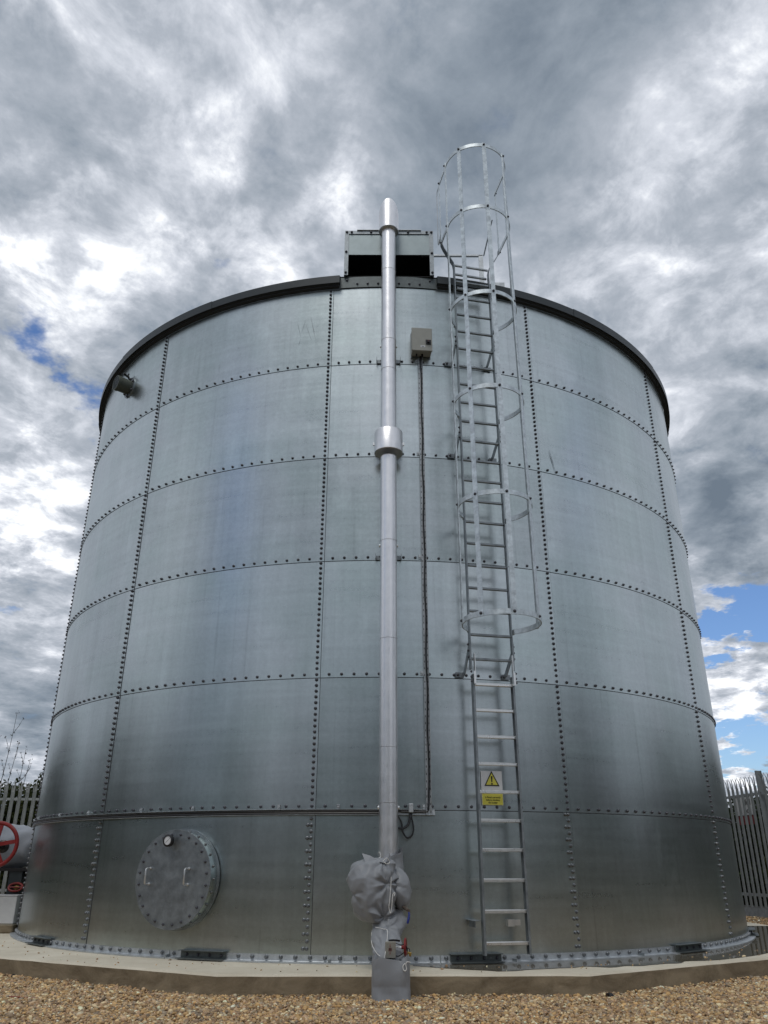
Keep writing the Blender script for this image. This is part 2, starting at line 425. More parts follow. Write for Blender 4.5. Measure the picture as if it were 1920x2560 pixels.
def tag(o, label=None, cat=None, group=None, kind=None):
    if label: o['label'] = label
    if cat: o['category'] = cat
    if group: o['group'] = group
    if kind: o['kind'] = kind
    return o
def empty(name, label, cat, loc=(0, 0, 0), group=None):
    o = bpy.data.objects.new(name, None); COL.objects.link(o); o.location = loc
    o.matrix_world = Matrix.Translation(Vector(loc))
    return tag(o, label, cat, group)
def lettering(body, size, origin, xdir, ydir, mname, parent, name='lettering', align='CENTER', off=0.001, bold=0.0):
    cu = bpy.data.curves.new('t', 'FONT'); cu.body = body; cu.size = size; cu.align_x = align; cu.extrude = off; cu.offset = bold
    tmp = bpy.data.objects.new('t', cu); COL.objects.link(tmp)
    dg = bpy.context.evaluated_depsgraph_get()
    me = bpy.data.meshes.new_from_object(tmp.evaluated_get(dg)); bpy.data.objects.remove(tmp)
    X = Vector(xdir).normalized(); Y = Vector(ydir).normalized(); Z = X.cross(Y)
    mt = Matrix((X, Y, Z)).transposed().to_4x4(); mt.translation = Vector(origin)
    me.transform(mt); me.materials.clear(); me.materials.append(MATS[mname])
    o = bpy.data.objects.new(name, me); COL.objects.link(o); o.parent = parent
    o.matrix_parent_inverse = parent.matrix_world.inverted()
    return o

RT = 4.642       # tank radius
ZT = 7.13        # top of wall
RING = 1.2
def cp(phi, z, r=RT):
    a = R_(phi); return Vector((r * math.sin(a), -r * math.cos(a), z))
def frame(phi):
    a = R_(phi); n = Vector((math.sin(a), -math.cos(a), 0)); t = Vector((math.cos(a), math.sin(a), 0))
    return n, t, Vector((0, 0, 1))

# ================================================================= SETTING
# ground sheet, reaching the horizon
g = MB(); g.add([(-900, -900, -0.175), (900, -900, -0.175), (900, 900, -0.175), (-900, 900, -0.175)], [(0, 1, 2, 3)])
tag(g.build('ground', 'ground', fixn=False), 'tan gravel ground around the tank', kind='structure')

# concrete slab, twelve sided with a worn chamfer
def slab():
    b = MB(); A = 5.315; Rc = A / math.cos(R_(15)); ch = 0.016; z0, z1 = -0.30, -0.015
    offs = [-13.2 + 30 * i for i in range(12)]
    top = []; edge = []; bot = []
    N = 12; SUB = 14
    for i in range(12):
        p0, p1 = cp(offs[i], 0, Rc), cp(offs[(i + 1) % 12], 0, Rc)
        for k in range(SUB):
            q = p0.lerp(p1, k / SUB); d = q.normalized()
            w = noise.noise(q * 9) * 0.004
            top.append(q - d * (ch + w) + Vector((0, 0, z1))); edge.append(q + Vector((0, 0, z1 - ch * 0.95 + w))); bot.append(q + d * 0.001 + Vector((0, 0, z0)))
    n = len(top)
    vs = [Vector((0, 0, z1))] + top + edge + bot
    fs = []
    for k in range(n):
        k2 = (k + 1) % n
        fs.append((0, 1 + k, 1 + k2)); fs.append((1 + k, 1 + n + k, 1 + n + k2, 1 + k2)); fs.append((1 + n + k, 1 + 2 * n + k, 1 + 2 * n + k2, 1 + n + k2))
    b.add(vs, fs)
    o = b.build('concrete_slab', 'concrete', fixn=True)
    tag(o, 'twelve-sided pale concrete slab with brown stained edge under the tank', kind='structure')
    # hairline movement joint marks on the edge
    return o
slab()

# film of rain water standing on the slab along the right of the tank foot
def puddle():
    b = MB(); vs = []; fs = []; N = 110
    for i in range(N + 1):
        ph = 3 + (88 - 3) * i / N
        w = 0.50 + 0.22 * noise.noise(Vector((ph * 0.09, 3.1, 0))) + 0.08 * noise.noise(Vector((ph * 0.5, 9.1, 0)))
        w *= min(1, (ph - 3) / 8 + 0.15)
        if ph > 48: w += (ph - 48) * 0.012
        w = max(0.02, min(w, 0.52 if ph < 60 else 0.56))
        vs += [cp(ph, -0.0115, RT + 0.06), cp(ph, -0.0115, RT + 0.085 + w * 0.95)]
        if i: fs.append((2 * i - 2, 2 * i, 2 * i + 1, 2 * i - 1))
    b.add(vs, fs)
    tag(b.build('puddle', 'water', fixn=False), 'shallow rain puddle on the slab right of the tank foot', kind='structure')
puddle()

# gravel: real stones in the strip the camera sees
def gravel():
    rng = np.random.default_rng(5)
    phi = (1 + 5 ** .5) / 2
    ico = np.array([(-1, phi, 0), (1, phi, 0), (-1, -phi, 0), (1, -phi, 0), (0, -1, phi), (0, 1, phi), (0, -1, -phi), (0, 1, -phi), (phi, 0, -1), (phi, 0, 1), (-phi, 0, -1), (-phi, 0, 1)], float)
    ico /= np.linalg.norm(ico[0])
    F = np.array([(0, 11, 5), (0, 5, 1), (0, 1, 7), (0, 7, 10), (0, 10, 11), (1, 5, 9), (5, 11, 4), (11, 10, 2), (10, 7, 6), (7, 1, 8), (3, 9, 4), (3, 4, 2), (3, 2, 6), (3, 6, 8), (3, 8, 9), (4, 9, 5), (2, 4, 11), (6, 2, 10), (8, 6, 7), (9, 8, 1)])
    pts = []
    def strip(x0, x1, y0, y1, dens):
        n = int((x1 - x0) * (y1 - y0) * dens)
        return np.column_stack([rng.uniform(x0, x1, n), rng.uniform(y0, y1, n)])
    P = np.concatenate([strip(-4.2, 4.2, -7.0, -3.4, 4000), strip(5.2, 7.6, -1.0, 5.4, 700), strip(-7.5, -4.2, -4.0, 5.4, 500)])
    ang = np.degrees(np.arctan2(P[:, 0], -P[:, 1]))
    rr = np.hypot(P[:, 0], P[:, 1])
    loc = (ang + 13.2 + 15) % 30 - 15            # angle from the nearest slab corner
    edge = 5.315 / np.cos(np.radians(15 - np.abs(loc)))
    keep = rr > edge + 0.002
    P = P[keep]; dist = (rr - edge)[keep]
    na = 130; aa = np.radians(rng.uniform(-62, 62, na)); ra = rng.uniform(4.80, 5.29, na) ** 1.0      # stray stones kicked up on the slab
    P = np.concatenate([P, np.column_stack([ra * np.sin(aa), -ra * np.cos(aa)])]); dist = np.concatenate([dist, np.full(na, 9.0)])
    n = len(P); onslab = np.arange(n) >= n - na
    s = rng.lognormal(math.log(0.0098), 0.33, n).clip(0.005, 0.024)
    sc = np.column_stack([s * rng.uniform(.8, 1.5, n), s * rng.uniform(.7, 1.2, n), s * rng.uniform(.5, .9, n)])
    heap = 0.010 * np.exp(-dist / 0.05)
    z = -0.172 + rng.uniform(0.0, 0.016, n) + heap + 0.008 * np.sin(P[:, 0] * 5 + 2 * np.sin(P[:, 1] * 6)) * np.sin(P[:, 1] * 7)
    z = np.where(onslab, -0.011, z); s = np.where(onslab, s * .62, s); sc = np.where(onslab[:, None], sc * .62, sc)
    V = ico[None] * (1 + rng.uniform(-.25, .25, (n, 12, 1))) * sc[:, None, :]
    a = rng.uniform(0, 2 * pi, n); b = rng.uniform(-.6, .6, n); c = rng.uniform(-.6, .6, n)
    def rot(V, ang, i, j):
        ca, sa = np.cos(ang)[:, None], np.sin(ang)[:, None]; W2 = V.copy()
        W2[..., i] = V[..., i] * ca - V[..., j] * sa; W2[..., j] = V[..., i] * sa + V[..., j] * ca; return W2
    V = rot(rot(rot(V, b, 0, 2), c, 1, 2), a, 0, 1)
    V[..., 0] += P[:, 0:1]; V[..., 1] += P[:, 1:2]; V[..., 2] += z[:, None]
    me = bpy.data.meshes.new('gravel')
    nv, nf = n * 12, n * 20
    me.vertices.add(nv); me.vertices.foreach_set('co', V.reshape(-1))
    me.loops.add(nf * 3); me.polygons.add(nf)
    fi = (F[None] + (np.arange(n) * 12)[:, None, None]).reshape(-1).astype(np.int32)
    me.loops.foreach_set('vertex_index', fi)
    me.polygons.foreach_set('loop_start', np.arange(0, nf * 3, 3, dtype=np.int32))
    me.update(); me.validate()
    pal = np.array([(.38, .24, .10), (.30, .18, .085), (.46, .33, .18), (.22, .13, .07), (.56, .46, .31), (.34, .22, .14), (.27, .22, .17), (.72, .64, .50), (.42, .30, .20), (.15, .11, .08), (.48, .30, .13)])
    w = np.array([.17, .15, .16, .09, .10, .10, .08, .035, .07, .045, .05]); w /= w.sum()
    ci = rng.choice(len(pal), n, p=w)
    colr = (pal[ci] * rng.uniform(.7, 1.75, (n, 1)) * np.array([1.04, .99, .84])).clip(0, .9)
    arr = np.ones((n, 12, 4), np.float32); arr[..., :3] = colr[:, None, :]
    at = me.color_attributes.new('stone', 'FLOAT_COLOR', 'POINT'); at.data.foreach_set('color', arr.reshape(-1))
    me.materials.append(MATS['stone'])
    o = bpy.data.objects.new('gravel', me); COL.objects.link(o)
    tag(o, 'loose golden brown pea gravel in front of the slab', kind='stuff'); o['category'] = 'gravel'
gravel()

# ================================================================= WATER TANK
tank = empty('water_tank', 'large round bolted galvanised steel water tank with dark roof trim', 'water tank')
SEAM0 = -37.6
def sheet(i, j, z0, z1):
    """one curved sheet, its right and bottom edges lap over the neighbours"""
    N = 20; lap = 0.42
    n_, t_, _ = frame(0)
    a0 = SEAM0 + 30 * i - lap * 1.0; a1 = SEAM0 + 30 * (i + 1)
    vs = []; fs = []; uvs = []
    zz0 = z0 - (0.0 if j == 0 else 0.0); zz1 = z1 + (0.07 if j < 5 else 0)
    for k in range(N + 1):
        u = k / N; ph = a0 + (a1 - a0) * u
        for v in (0, 1):
            z = zz0 + (zz1 - zz0) * v
            r = RT + 0.0045 * u + 0.0045 * (1 - v)
            vs.append(cp(ph, z, r)); uvs.append((ph * pi / 180 * RT, z))
    nsh = len(vs)
    for k in range(N): fs.append((2 * k, 2 * k + 2, 2 * k + 3, 2 * k + 1))
    mi = [0] * len(fs)
    # lap edge returns (dark sealant line)
    ind = 0.010
    for k in range(N + 1):
        v = Vector(vs[2 * k]); d = Vector((v.x, v.y, 0)).normalized()
        vs += [v.copy(), v - d * ind + Vector((0, 0, 0.0005))]; uvs += [(0, 0), (0, 0)]
    for k in range(N): fs.append((nsh + 2 * k, nsh + 2 * k + 1, nsh + 2 * k + 3, nsh + 2 * k + 2)); mi.append(1)
    e0, e1 = Vector(vs[2 * N]), Vector(vs[2 * N + 1]); d = Vector((e0.x, e0.y, 0)).normalized()
    b = len(vs); vs += [e0.copy(), e0 - d * ind, e1 - d * ind, e1.copy()]; uvs += [(0, 0)] * 4
    fs.append((b, b + 1, b + 2, b + 3)); mi.append(1)
    # thin bead of sealant squeezed out along the two lapped edges
    w = 0.0050
    b = len(vs)
    for k in range(N + 1):
        ph = a0 + (a1 - a0) * k / N; r = RT + 0.0045 * (k / N) + 0.0050
        vs += [cp(ph, zz0 - w, r - 0.0040), cp(ph, zz0 + 0.0015, r)]; uvs += [(0, 0), (0, 0)]
    if j > 0:
        for k in range(N): fs.append((b + 2 * k, b + 2 * k + 2, b + 2 * k + 3, b + 2 * k + 1)); mi.append(1)
    b = len(vs); wa = math.degrees(w * 0.8 / RT)
    vs += [cp(a1, zz0, RT + 0.0098), cp(a1 + wa, zz0, RT + 0.0050), cp(a1 + wa, z1, RT + 0.0008), cp(a1, z1, RT + 0.0050)]; uvs += [(0, 0)] * 4
    fs.append((b, b + 1, b + 2, b + 3)); mi.append(1)
    me = bpy.data.meshes.new('wall_sheet'); me.from_pydata([tuple(v) for v in vs], [], fs)
    uvl = me.uv_layers.new(name='UVMap')
    lv = [0] * len(me.loops); me.loops.foreach_get('vertex_index', lv)
    uvl.data.foreach_set('uv', [c for q in lv for c in uvs[q]])
    me.materials.append(MATS['sheet']); me.materials.append(MATS['sealant'])
    me.polygons.foreach_set('material_index', mi)
    me.polygons.foreach_set('use_smooth', [m_ == 0 for m_ in mi]); me.update()
    me.validate()
    o = bpy.data.objects.new('wall_sheet', me); COL.objects.link(o); o.parent = tank
    return o
for j in range(6):
    for i in range(12):
        sheet(i, j, RING * j - (0.015 if j == 0 else 0), RING * (j + 1) if j < 5 else ZT + 0.06)

# bolts
bolt_proto = MB()
bolt_proto.lathe([(0.0165, 0.0), (0.0165, 0.004), (0.0125, 0.006), (0.0120, 0.013), (0.0085, 0.018), (0.0, 0.0195)], (0, 0, 0), (0, 0, 1), n=10)
pv = [Vector(v) for v in bolt_proto.v]; pf = list(bolt_proto.f)
bolts = []       # (phi, z, r, scale, material)
for i in range(12):
    ph = SEAM0 + 30 * i - 0.42
    for j in range(6):
        zz = RING * j; top = RING * (j + 1) if j < 5 else ZT
        nb = 22 if j < 5 else 21
        for k in range(nb):
            z = zz + 0.036 + 1.2 / 22 * k
            if j == 0 and z < 0.075: continue
            if k == 0 and j > 0: z = zz + 0.032
            if z > ZT - 0.02: continue
            bolts.append((ph, z, RT + 0.0065, 1.0, 'bolt' if j > 0 else 'steelbolt'))
            if j == 0 and k % 2 == 1: bolts.append((ph - 0.40, z, RT + 0.0065, 1.0, 'steelbolt'))
    for j in range(1, 6):
        for k in range(1, 20):
            p2 = ph + 30 * k / 20
            bolts.append((p2, RING * j + 0.032, RT + 0.0075, 0.92, 'bolt'))
for k in range(228):
    bolts.append((-180 + 360 * k / 228 + 0.3, 0.026, RT + 0.0125, 1.15, 'steelbolt'))
def vis(b):
    P = cp(b[0], b[1], b[2]); n_ = frame(b[0])[0]; d = (P - CAMPOS)
    if (-d).dot(n_) <= 0: return 1e9
    return d.length
def add_bolt(mb, b):
    n_, t_, u_ = frame(b[0]); P = cp(b[0], b[1], b[2]); s = b[3]; a = random.uniform(0, 1); ca, sa = math.cos(a), math.sin(a)
    mb.add([P + (t_ * (v.x * ca - v.y * sa) + u_ * (v.x * sa + v.y * ca) + n_ * v.z) * s for v in pv], pf, 0 if b[4] == 'bolt' else 1)
bolts.sort(key=vis)
for b in bolts[:100]:
    mb = MB(); add_bolt(mb, b); mb.build('bolt', ['bolt', 'steelbolt'], tank, smooth=True)
mb = MB()
for b in bolts[100:]: add_bolt(mb, b)
o = mb.build('bolt', ['bolt', 'steelbolt'], tank, smooth=True); tag(o, kind='stuff')

# base angle ring
def ring_strip(mb, prof, a0, a1, n, mi=0, closed=True):
    """prof = list of (r, z), swept from phi a0 to a1"""
    vs = []; fs = []; L = len(prof)
    for k in range(n + 1):
        ph = a0 + (a1 - a0) * k / n
        for r, z in prof: vs.append(cp(ph, z, r))
    for k in range(n):
        for q in range(L):
            fs.append((k * L + q, k * L + (q + 1) % L, (k + 1) * L + (q + 1) % L, (k + 1) * L + q))
    if abs((a1 - a0) - 360) > 0.01:
        fs.append(tuple(range(L))); fs.append(tuple(n * L + q for q in range(L - 1, -1, -1)))
    mb.add(vs, fs, mi)
for i in range(12):
    b = MB(); a0 = -54.0 + 30 * i
    ring_strip(b, [(RT + 0.0092, -0.014), (RT + 0.080, -0.014), (RT + 0.080, -0.005), (RT + 0.017, -0.004), (RT + 0.0135, 0.0), (RT + 0.0135, 0.046), (RT + 0.0092, 0.046)], a0 + 0.04, a0 + 29.96, 22)
    b.build('base_angle', 'galv', tank, smooth=True)

# roof trim: dark flashing in lapped lengths, open where the inlet chamber stands
GAP0, GAP1 = -6.6, 7.75
segs = []
a = GAP1
while a < 360 + GAP0 - 0.5:
    w = min(23.2, 360 + GAP0 - a); segs.append((a, a + w)); a += w
for q, (a0, a1) in enumerate(segs):
    b = MB(); k = 0.004 * (q % 2)
    z0 = ZT - 0.005; rr = RT + 0.086 + k
    prof = [(RT + 0.012, z0 + 0.010), (RT + 0.045, z0 + 0.004), (rr - 0.014, z0 + 0.000 - k), (rr, z0 - 0.012 - k), (rr + 0.002, z0 + 0.092 + k), (rr - 0.03, z0 + 0.106 + k), (RT + 0.012, z0 + 0.135)]
    prof = [(r, z + 0.02) for r, z in prof]
    ring_strip(b, prof, a0 - (0.25 if q else 0), a1, 16)
    b.build('roof_trim', 'trim', tank, smooth=True)
b = MB()
b.lathe([(RT + 0.01, ZT + 0.15), (0.3, ZT + 0.95), (0.0, ZT + 0.97)], (0, 0, 0), n=96)
b.build('roof', 'roof', tank, smooth=True)
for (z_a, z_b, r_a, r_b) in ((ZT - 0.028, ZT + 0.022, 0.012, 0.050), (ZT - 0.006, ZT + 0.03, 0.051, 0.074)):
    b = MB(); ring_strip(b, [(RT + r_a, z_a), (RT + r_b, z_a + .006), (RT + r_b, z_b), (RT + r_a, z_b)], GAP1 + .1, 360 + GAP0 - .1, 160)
    b.build('soffit_shade_strip', 'shadedark', tank, smooth=True)  # stepped boards under the eave, coloured black for the shade there
# inner curb angle under the trim
b = MB(); ring_strip(b, [(RT + 0.0065, ZT - 0.045), (RT + 0.0115, ZT - 0.045), (RT + 0.0115, ZT + 0.012), (RT + 0.0065, ZT + 0.012)], GAP1, 360 + GAP0, 220)
b.build('curb_angle', 'galvdark', tank, smooth=True)
# curved plate with bolts below the inlet chamber
b = MB(); ring_strip(b, [(RT + 0.008, ZT - 0.03), (RT + 0.016, ZT - 0.03), (RT + 0.016, ZT + 0.125), (RT + 0.008, ZT + 0.125)], GAP0, GAP1, 30)
o = b.build('curved_plate', 'channel', tank, smooth=True)
for k in range(9):
    b2 = MB(); add_bolt(b2, (GAP0 + 1.0 + (GAP1 - GAP0 - 2) * k / 8, ZT + 0.02 + (0.06 if k % 4 == 0 else 0), RT + 0.016, 0.9, 'bolt')); b2.build('bolt', ['bolt', 'steelbolt'], o, smooth=True)

# hold-down channels at the foot
for a0 in (-51.0, -22.35, 7.0, 36.3, 66.0, -80.0):
    b = MB(); a1 = a0 + 5.5
    ring_strip(b, [(RT + 0.014, 0.052), (RT + 0.085, 0.056), (RT + 0.085, 0.061), (RT + 0.014, 0.058)], a0, a1, 8)
    ring_strip(b, [(RT + 0.028, -0.004), (RT + 0.034, -0.004), (RT + 0.034, 0.053), (RT + 0.028, 0.053)], a0, a1, 8)
    ring_strip(b, [(RT + 0.0345, -0.004), (RT + 0.115, -0.004), (RT + 0.115, 0.002), (RT + 0.0345, 0.002)], a0, a1, 8)
    o = b.build('hold_down_channel', 'channel', tank)
    for k in range(4):
        b2 = MB(); add_bolt(b2, (a0 + 0.8 + 1.4 * k, 0.026, RT + 0.034, 0.9, 'bolt')); b2.build('bolt', ['bolt', 'steelbolt'], o, smooth=True)
# joint blocks of the base angle
for a0 in (-5.5, 13.9, 30.2, -24.0):
    b = MB(); n_, t_, u_ = frame(a0); b.box(cp(a0, 0.006, RT + 0.045), 0.018, 0.05, 0.022, (t_, n_, u_)); b.build('joint_block', 'galvdark', tank)

# manhole
mh = empty('manhole', None, None); mh.parent = tank
del_keys = [k for k in mh.keys()]
PM = -23.6; nM, tM, uM = frame(PM); CM = cp(PM, 0.625, RT)
def lm(x, z, d): return CM + tM * x + uM * z + nM * d
b = MB(); b.lathe([(0.402, -0.06), (0.402, 0.123), (0.396, 0.123), (0.396, -0.06)], CM, nM, n=72, closed=True); b.build('manhole_neck', 'sheet', mh, smooth=True)
b = MB(); b.lathe([(0.0, 0.118), (0.412, 0.118), (0.414, 0.122), (0.412, 0.127), (0.0, 0.127)], CM, nM, n=96); b.build('manhole_cover', 'galvdark', mh, smooth=True)
b = MB(); b.lathe([(0.425, 0.0), (0.425, 0.014), (0.4025, 0.014), (0.4025, 0.0)], CM, nM, n=72, closed=True); b.build('manhole_flange', 'galvdark', mh, smooth=True)
def dome(mb, P, n_, t_, s, mi=0):
    u_ = n_.cross(t_); mb.add([P + (t_ * v.x + u_ * v.y + n_ * v.z) * s for v in pv], pf, mi)
for k in range(24):
    a = 2 * pi * (k + .5) / 24
    b2 = MB(); dome(b2, lm(0.372 * math.cos(a), 0.372 * math.sin(a), 0.127), nM, tM, 0.78); b2.build('bolt', 'bolt', mh, smooth=True)
for k in range(24):
    a = 2 * pi * k / 24; rad = tM * math.cos(a) + uM * math.sin(a)
    b2 = MB(); dome(b2, CM + rad * 0.402 + nM * 0.065, rad, nM, 0.8); b2.build('bolt', 'steelbolt', mh, smooth=True)
for hx in (-0.255, 0.175):
    b = MB(); z0, z1 = -0.045, 0.085; r = 0.0075; dd = 0.062
    pts = [lm(hx, z0, 0.127), lm(hx, z0, 0.127 + dd - 0.012), lm(hx, z0 + 0.006, 0.127 + dd - 0.003), lm(hx, z0 + 0.016, 0.127 + dd), lm(hx, z1 - 0.016, 0.127 + dd), lm(hx, z1 - 0.006, 0.127 + dd - 0.003), lm(hx, z1, 0.127 + dd - 0.012), lm(hx, z1, 0.127)]
    b.tube(pts, r, 8)
    for z in (z0, z1): b.lathe([(0.013, 0.0), (0.013, 0.008)], lm(hx, z, 0.127), nM, 12)
    b.build('handle', 'alu', mh, smooth=True)
gp = lm(-0.035, 0.318, 0.127)
b = MB(); b.tube([gp - nM * 0.0, gp + nM * 0.05], 0.014, 10); b.tube([gp + nM * 0.035 - uM * 0.03, gp + nM * 0.035 + uM * 0.01], 0.011, 8)
b.lathe([(0.050, 0.045), (0.053, 0.05), (0.053, 0.078), (0.040, 0.084), (0.037, 0.078), (0.0, 0.078)], gp, nM, 32)
b.build('gauge_case', 'black', mh, smooth=True)
b = MB(); b.lathe([(0.0365, 0.0775), (0.0365, 0.0795), (0.0, 0.0795)], gp, nM, 32); b.build('gauge_dial', 'white', mh)
b = MB(); gq = gp + nM * 0.0802
b.add([gq - tM * .020 - uM * .016, gq - tM * .018 - uM * .019, gq + tM * .024 + uM * .018, gq + tM * .023 + uM * .020], [(0, 1, 2, 3)])
for k in range(11):
    a = R_(225 - 27 * k); d = tM * math.cos(a) + uM * math.sin(a); e = d.cross(nM)
    b.add([gq + d * .029 + e * .0006, gq + d * .029 - e * .0006, gq + d * .034 - e * .0006, gq + d * .034 + e * .0006], [(0, 1, 2, 3)])
b.build('gauge_needle', 'ink', mh, fixn=False)

# vent pipe high on the left of the wall
PV = -48.2; nV, tV, uV = frame(PV); CV = cp(PV, 6.66, RT)
vp = empty('vent_pipe', None, None); vp.parent = tank
b = MB(); b.lathe([(0.150, 0.0), (0.150, 0.014), (0.10, 0.014), (0.10, 0.0)], CV, nV, 32, closed=True); b.build('vent_flange', 'galvdark', vp, smooth=True)
b = MB(); b.lathe([(0.100, 0.0), (0.100, 0.155), (0.106, 0.16), (0.106, 0.205), (0.094, 0.205), (0.092, 0.02), (0.0, 0.02)], CV, nV, 28); b.build('vent_tube', 'olive', vp, smooth=True)
b = MB()
for k in range(-6, 7):
    w = math.sqrt(max(0, 0.094 ** 2 - (k * 0.0145) ** 2))
    for A_, B_ in ((tV, uV), (uV, tV)):
        c0 = CV + nV * 0.201 + A_ * (k * 0.0145); b.tube([c0 - B_ * w, c0 + B_ * w], 0.0016, 4, cap=False)
b.build('vent_mesh', 'galvdark', vp)
for k in range(6):
    a = 2 * pi * k / 6 + 0.4
    b = MB(); dome(b, CV + (tV * math.cos(a) + uV * math.sin(a)) * 0.128 + nV * 0.014, nV, tV, 1.2); b.build('bolt', 'bolt', vp, smooth=True)
b = MB(); q = CV + uV * 0.148 + nV * 0.02; b.tube([q - uV * .03, q + uV * .012 + nV * .03, q + uV * .03 + nV * .10], [0.012, 0.018, 0.016], 8); b.tube([q + uV * .01 + nV * .03, q + uV * .06 + nV * .03], 0.011, 8)
b.build('lifting_lug', 'black', vp, smooth=True)

# scuffs scratched in the sheets
def scr(mb, phi, z, dp, dz, w):
    A_ = cp(phi, z, RT + 0.0125); B_ = cp(phi + dp, z + dz, RT + 0.0125); d = (B_ - A_).normalized(); n_ = frame(phi)[0]; e = d.cross(n_).normalized()
    mb.add([A_ - e * w * .2, A_.lerp(B_, .5) - e * w, B_ - e * w * .2, B_ + e * w * .2, A_.lerp(B_, .5) + e * w, A_ + e * w * .2], [(0, 1, 2, 3, 4, 5)])
b = MB()
scr(b, -10.9, 6.72, .85, -.34, .0035); scr(b, -11.6, 6.62, .95, -.24, .0025); scr(b, -12.2, 6.52, .5, .16, .002); scr(b, -12.9, 6.66, .6, -.22, .002); scr(b, -12.3, 6.42, -.3, -.1, .002)
scr(b, 24.0, 5.10, .75, -.27, .006); scr(b, -25.5, 6.3, .0, -.12, .002); scr(b, -25.0, 6.02, .8, .0, .002)
b.build('scratch', 'galvdark', tank, fixn=False)

# ================================================================= INLET CHAMBER (box on the rim)
ic = empty('inlet_chamber', 'rectangular galvanised box with a dark opening on the tank rim', 'inlet box', (0.05, -4.6, 7.26))
x0, x1, y0, y1, z0, z1 = -0.495, 0.600, -4.672, -3.95, 7.262, 7.955
fw = 0.05
b = MB()
b.box(((x0 + fw / 2), y0, (z0 + z1) / 2), fw, 0.008, z1 - z0); b.box(((x1 - fw / 2), y0, (z0 + z1) / 2), fw, 0.008, z1 - z0)
b.box(((x0 + x1) / 2, y0, z1 - fw / 2), x1 - x0 - 2 * fw - .002, 0.008, fw)
b.build('front_flange', 'galvdark', ic)
b = MB(); b.box(((x0 + x1) / 2, y0 + 0.009, (7.578 + z1 - 0.01) / 2), x1 - x0 - 0.04, 0.006, z1 - 0.01 - 7.578); b.box(((x0 + x1) / 2, y0 + 0.005, 7.580), x1 - x0 - 2 * fw - .004, 0.012, 0.006); b.build('front_panel', 'panel', ic)
b = MB()
b.box((x0 + 0.003, (y0 + y1) / 2 + .006, (z0 + z1) / 2), 0.004, y1 - y0, z1 - z0 - .002); b.box((x1 - 0.003, (y0 + y1) / 2 + .006, (z0 + z1) / 2), 0.004, y1 - y0, z1 - z0 - .002)
b.build('side_panel', 'galv', ic)
b = MB(); b.box(((x0 + x1) / 2, (y0 + y1) / 2 - .004, z1 + 0.003), x1 - x0 - .30, y1 - y0 + .03, 0.005); b.box(((x0 + x1) / 2, (y0 + y1) / 2, z1 - 0.002), x1 - x0, y1 - y0 + .006, 0.004); b.build('lid', 'galv', ic)
b = MB()
iy0 = y0 + 0.016
b.box(((x0 + x1) / 2, y1, (z0 + z1) / 2), x1 - x0 - .02, 0.01, z1 - z0 - .01)
b.box(((x0 + x1) / 2, (y0 + y1) / 2 + .012, z0 + .002), x1 - x0 - .02, y1 - y0 - .03, 0.006)
b.box((x0 + .010, (y0 + y1) / 2 + .012, (z0 + z1) / 2), 0.004, y1 - y0 - .03, z1 - z0 - .03)
b.box((x1 - .010, (y0 + y1) / 2 + .012, (z0 + z1) / 2), 0.004, y1 - y0 - .03, z1 - z0 - .03)
b.box(((x0 + x1) / 2, (y0 + y1) / 2 + .012, z1 - .014), x1 - x0 - .03, y1 - y0 - .03, 0.004)
b.build('chamber_shade', 'shadedark', ic)  # dark sheets added for the shade within the opening
for (px, pz) in [(-.47, 7.93), (-.41, 7.93), (-.17, 7.93), (.29, 7.93), (.52, 7.93), (.578, 7.93), (-.472, 7.62), (-.472, 7.30), (.578, 7.60), (.578, 7.30)]:
    b = MB(); dome(b, Vector((px, y0 - .004, pz)), Vector((0, -1, 0)), Vector((1, 0, 0)), 1.0); b.build('bolt', 'bolt', ic, smooth=True)

# ================================================================= FILL PIPE
PX, PY, PR = 0.047, -4.815, 0.0845
fp = empty('fill_pipe', 'tall silver clad pipe rising up the middle of the tank to the rim', 'pipe', (PX, PY, 0.85))
zs = [0.70, 1.25, 1.727, 2.733, 3.74, 4.70]
zs2 = [4.90, 5.795, 6.187, 7.19, 7.87]
def seg(za, zb):
    b = MB(); b.lathe([(PR - 0.002, za - 0.01), (PR, za - 0.008), (PR, zb - 0.004), (PR + 0.0025, zb - 0.003), (PR + 0.0025, zb - 0.0005), (PR, zb)], (PX, PY, 0), n=40)
    b.build('pipe_section', 'clad', fp, smooth=True)
for L in (zs, zs2):
    for za, zb in zip(L[:-1], L[1:]): seg(za, zb)
b = MB(); b.lathe([(PR - .002, 4.742), (0.149, 4.742), (0.152, 4.746), (0.152, 4.99), (0.148, 4.998), (PR - .002, 5.0)], (PX, PY, 0), n=48); b.build('coupling_sleeve', 'clad', fp, smooth=True)
for s_ in (-1, 1):
    b = MB(); b.box((PX + s_ * 0.157, PY, 4.86), 0.02, 0.02, 0.035); b.build('toggle_clip', 'alu', fp)
for z in (1.21, 3.70, 6.13):
    for s_ in (-1, 1):
        b = MB(); b.tube([(PX + s_ * (PR - .005), PY + .02, z), (PX + s_ * (PR + 0.012), PY + .02, z)], [0.02, 0.014], 10); b.build('clip', 'alu', fp, smooth=True)
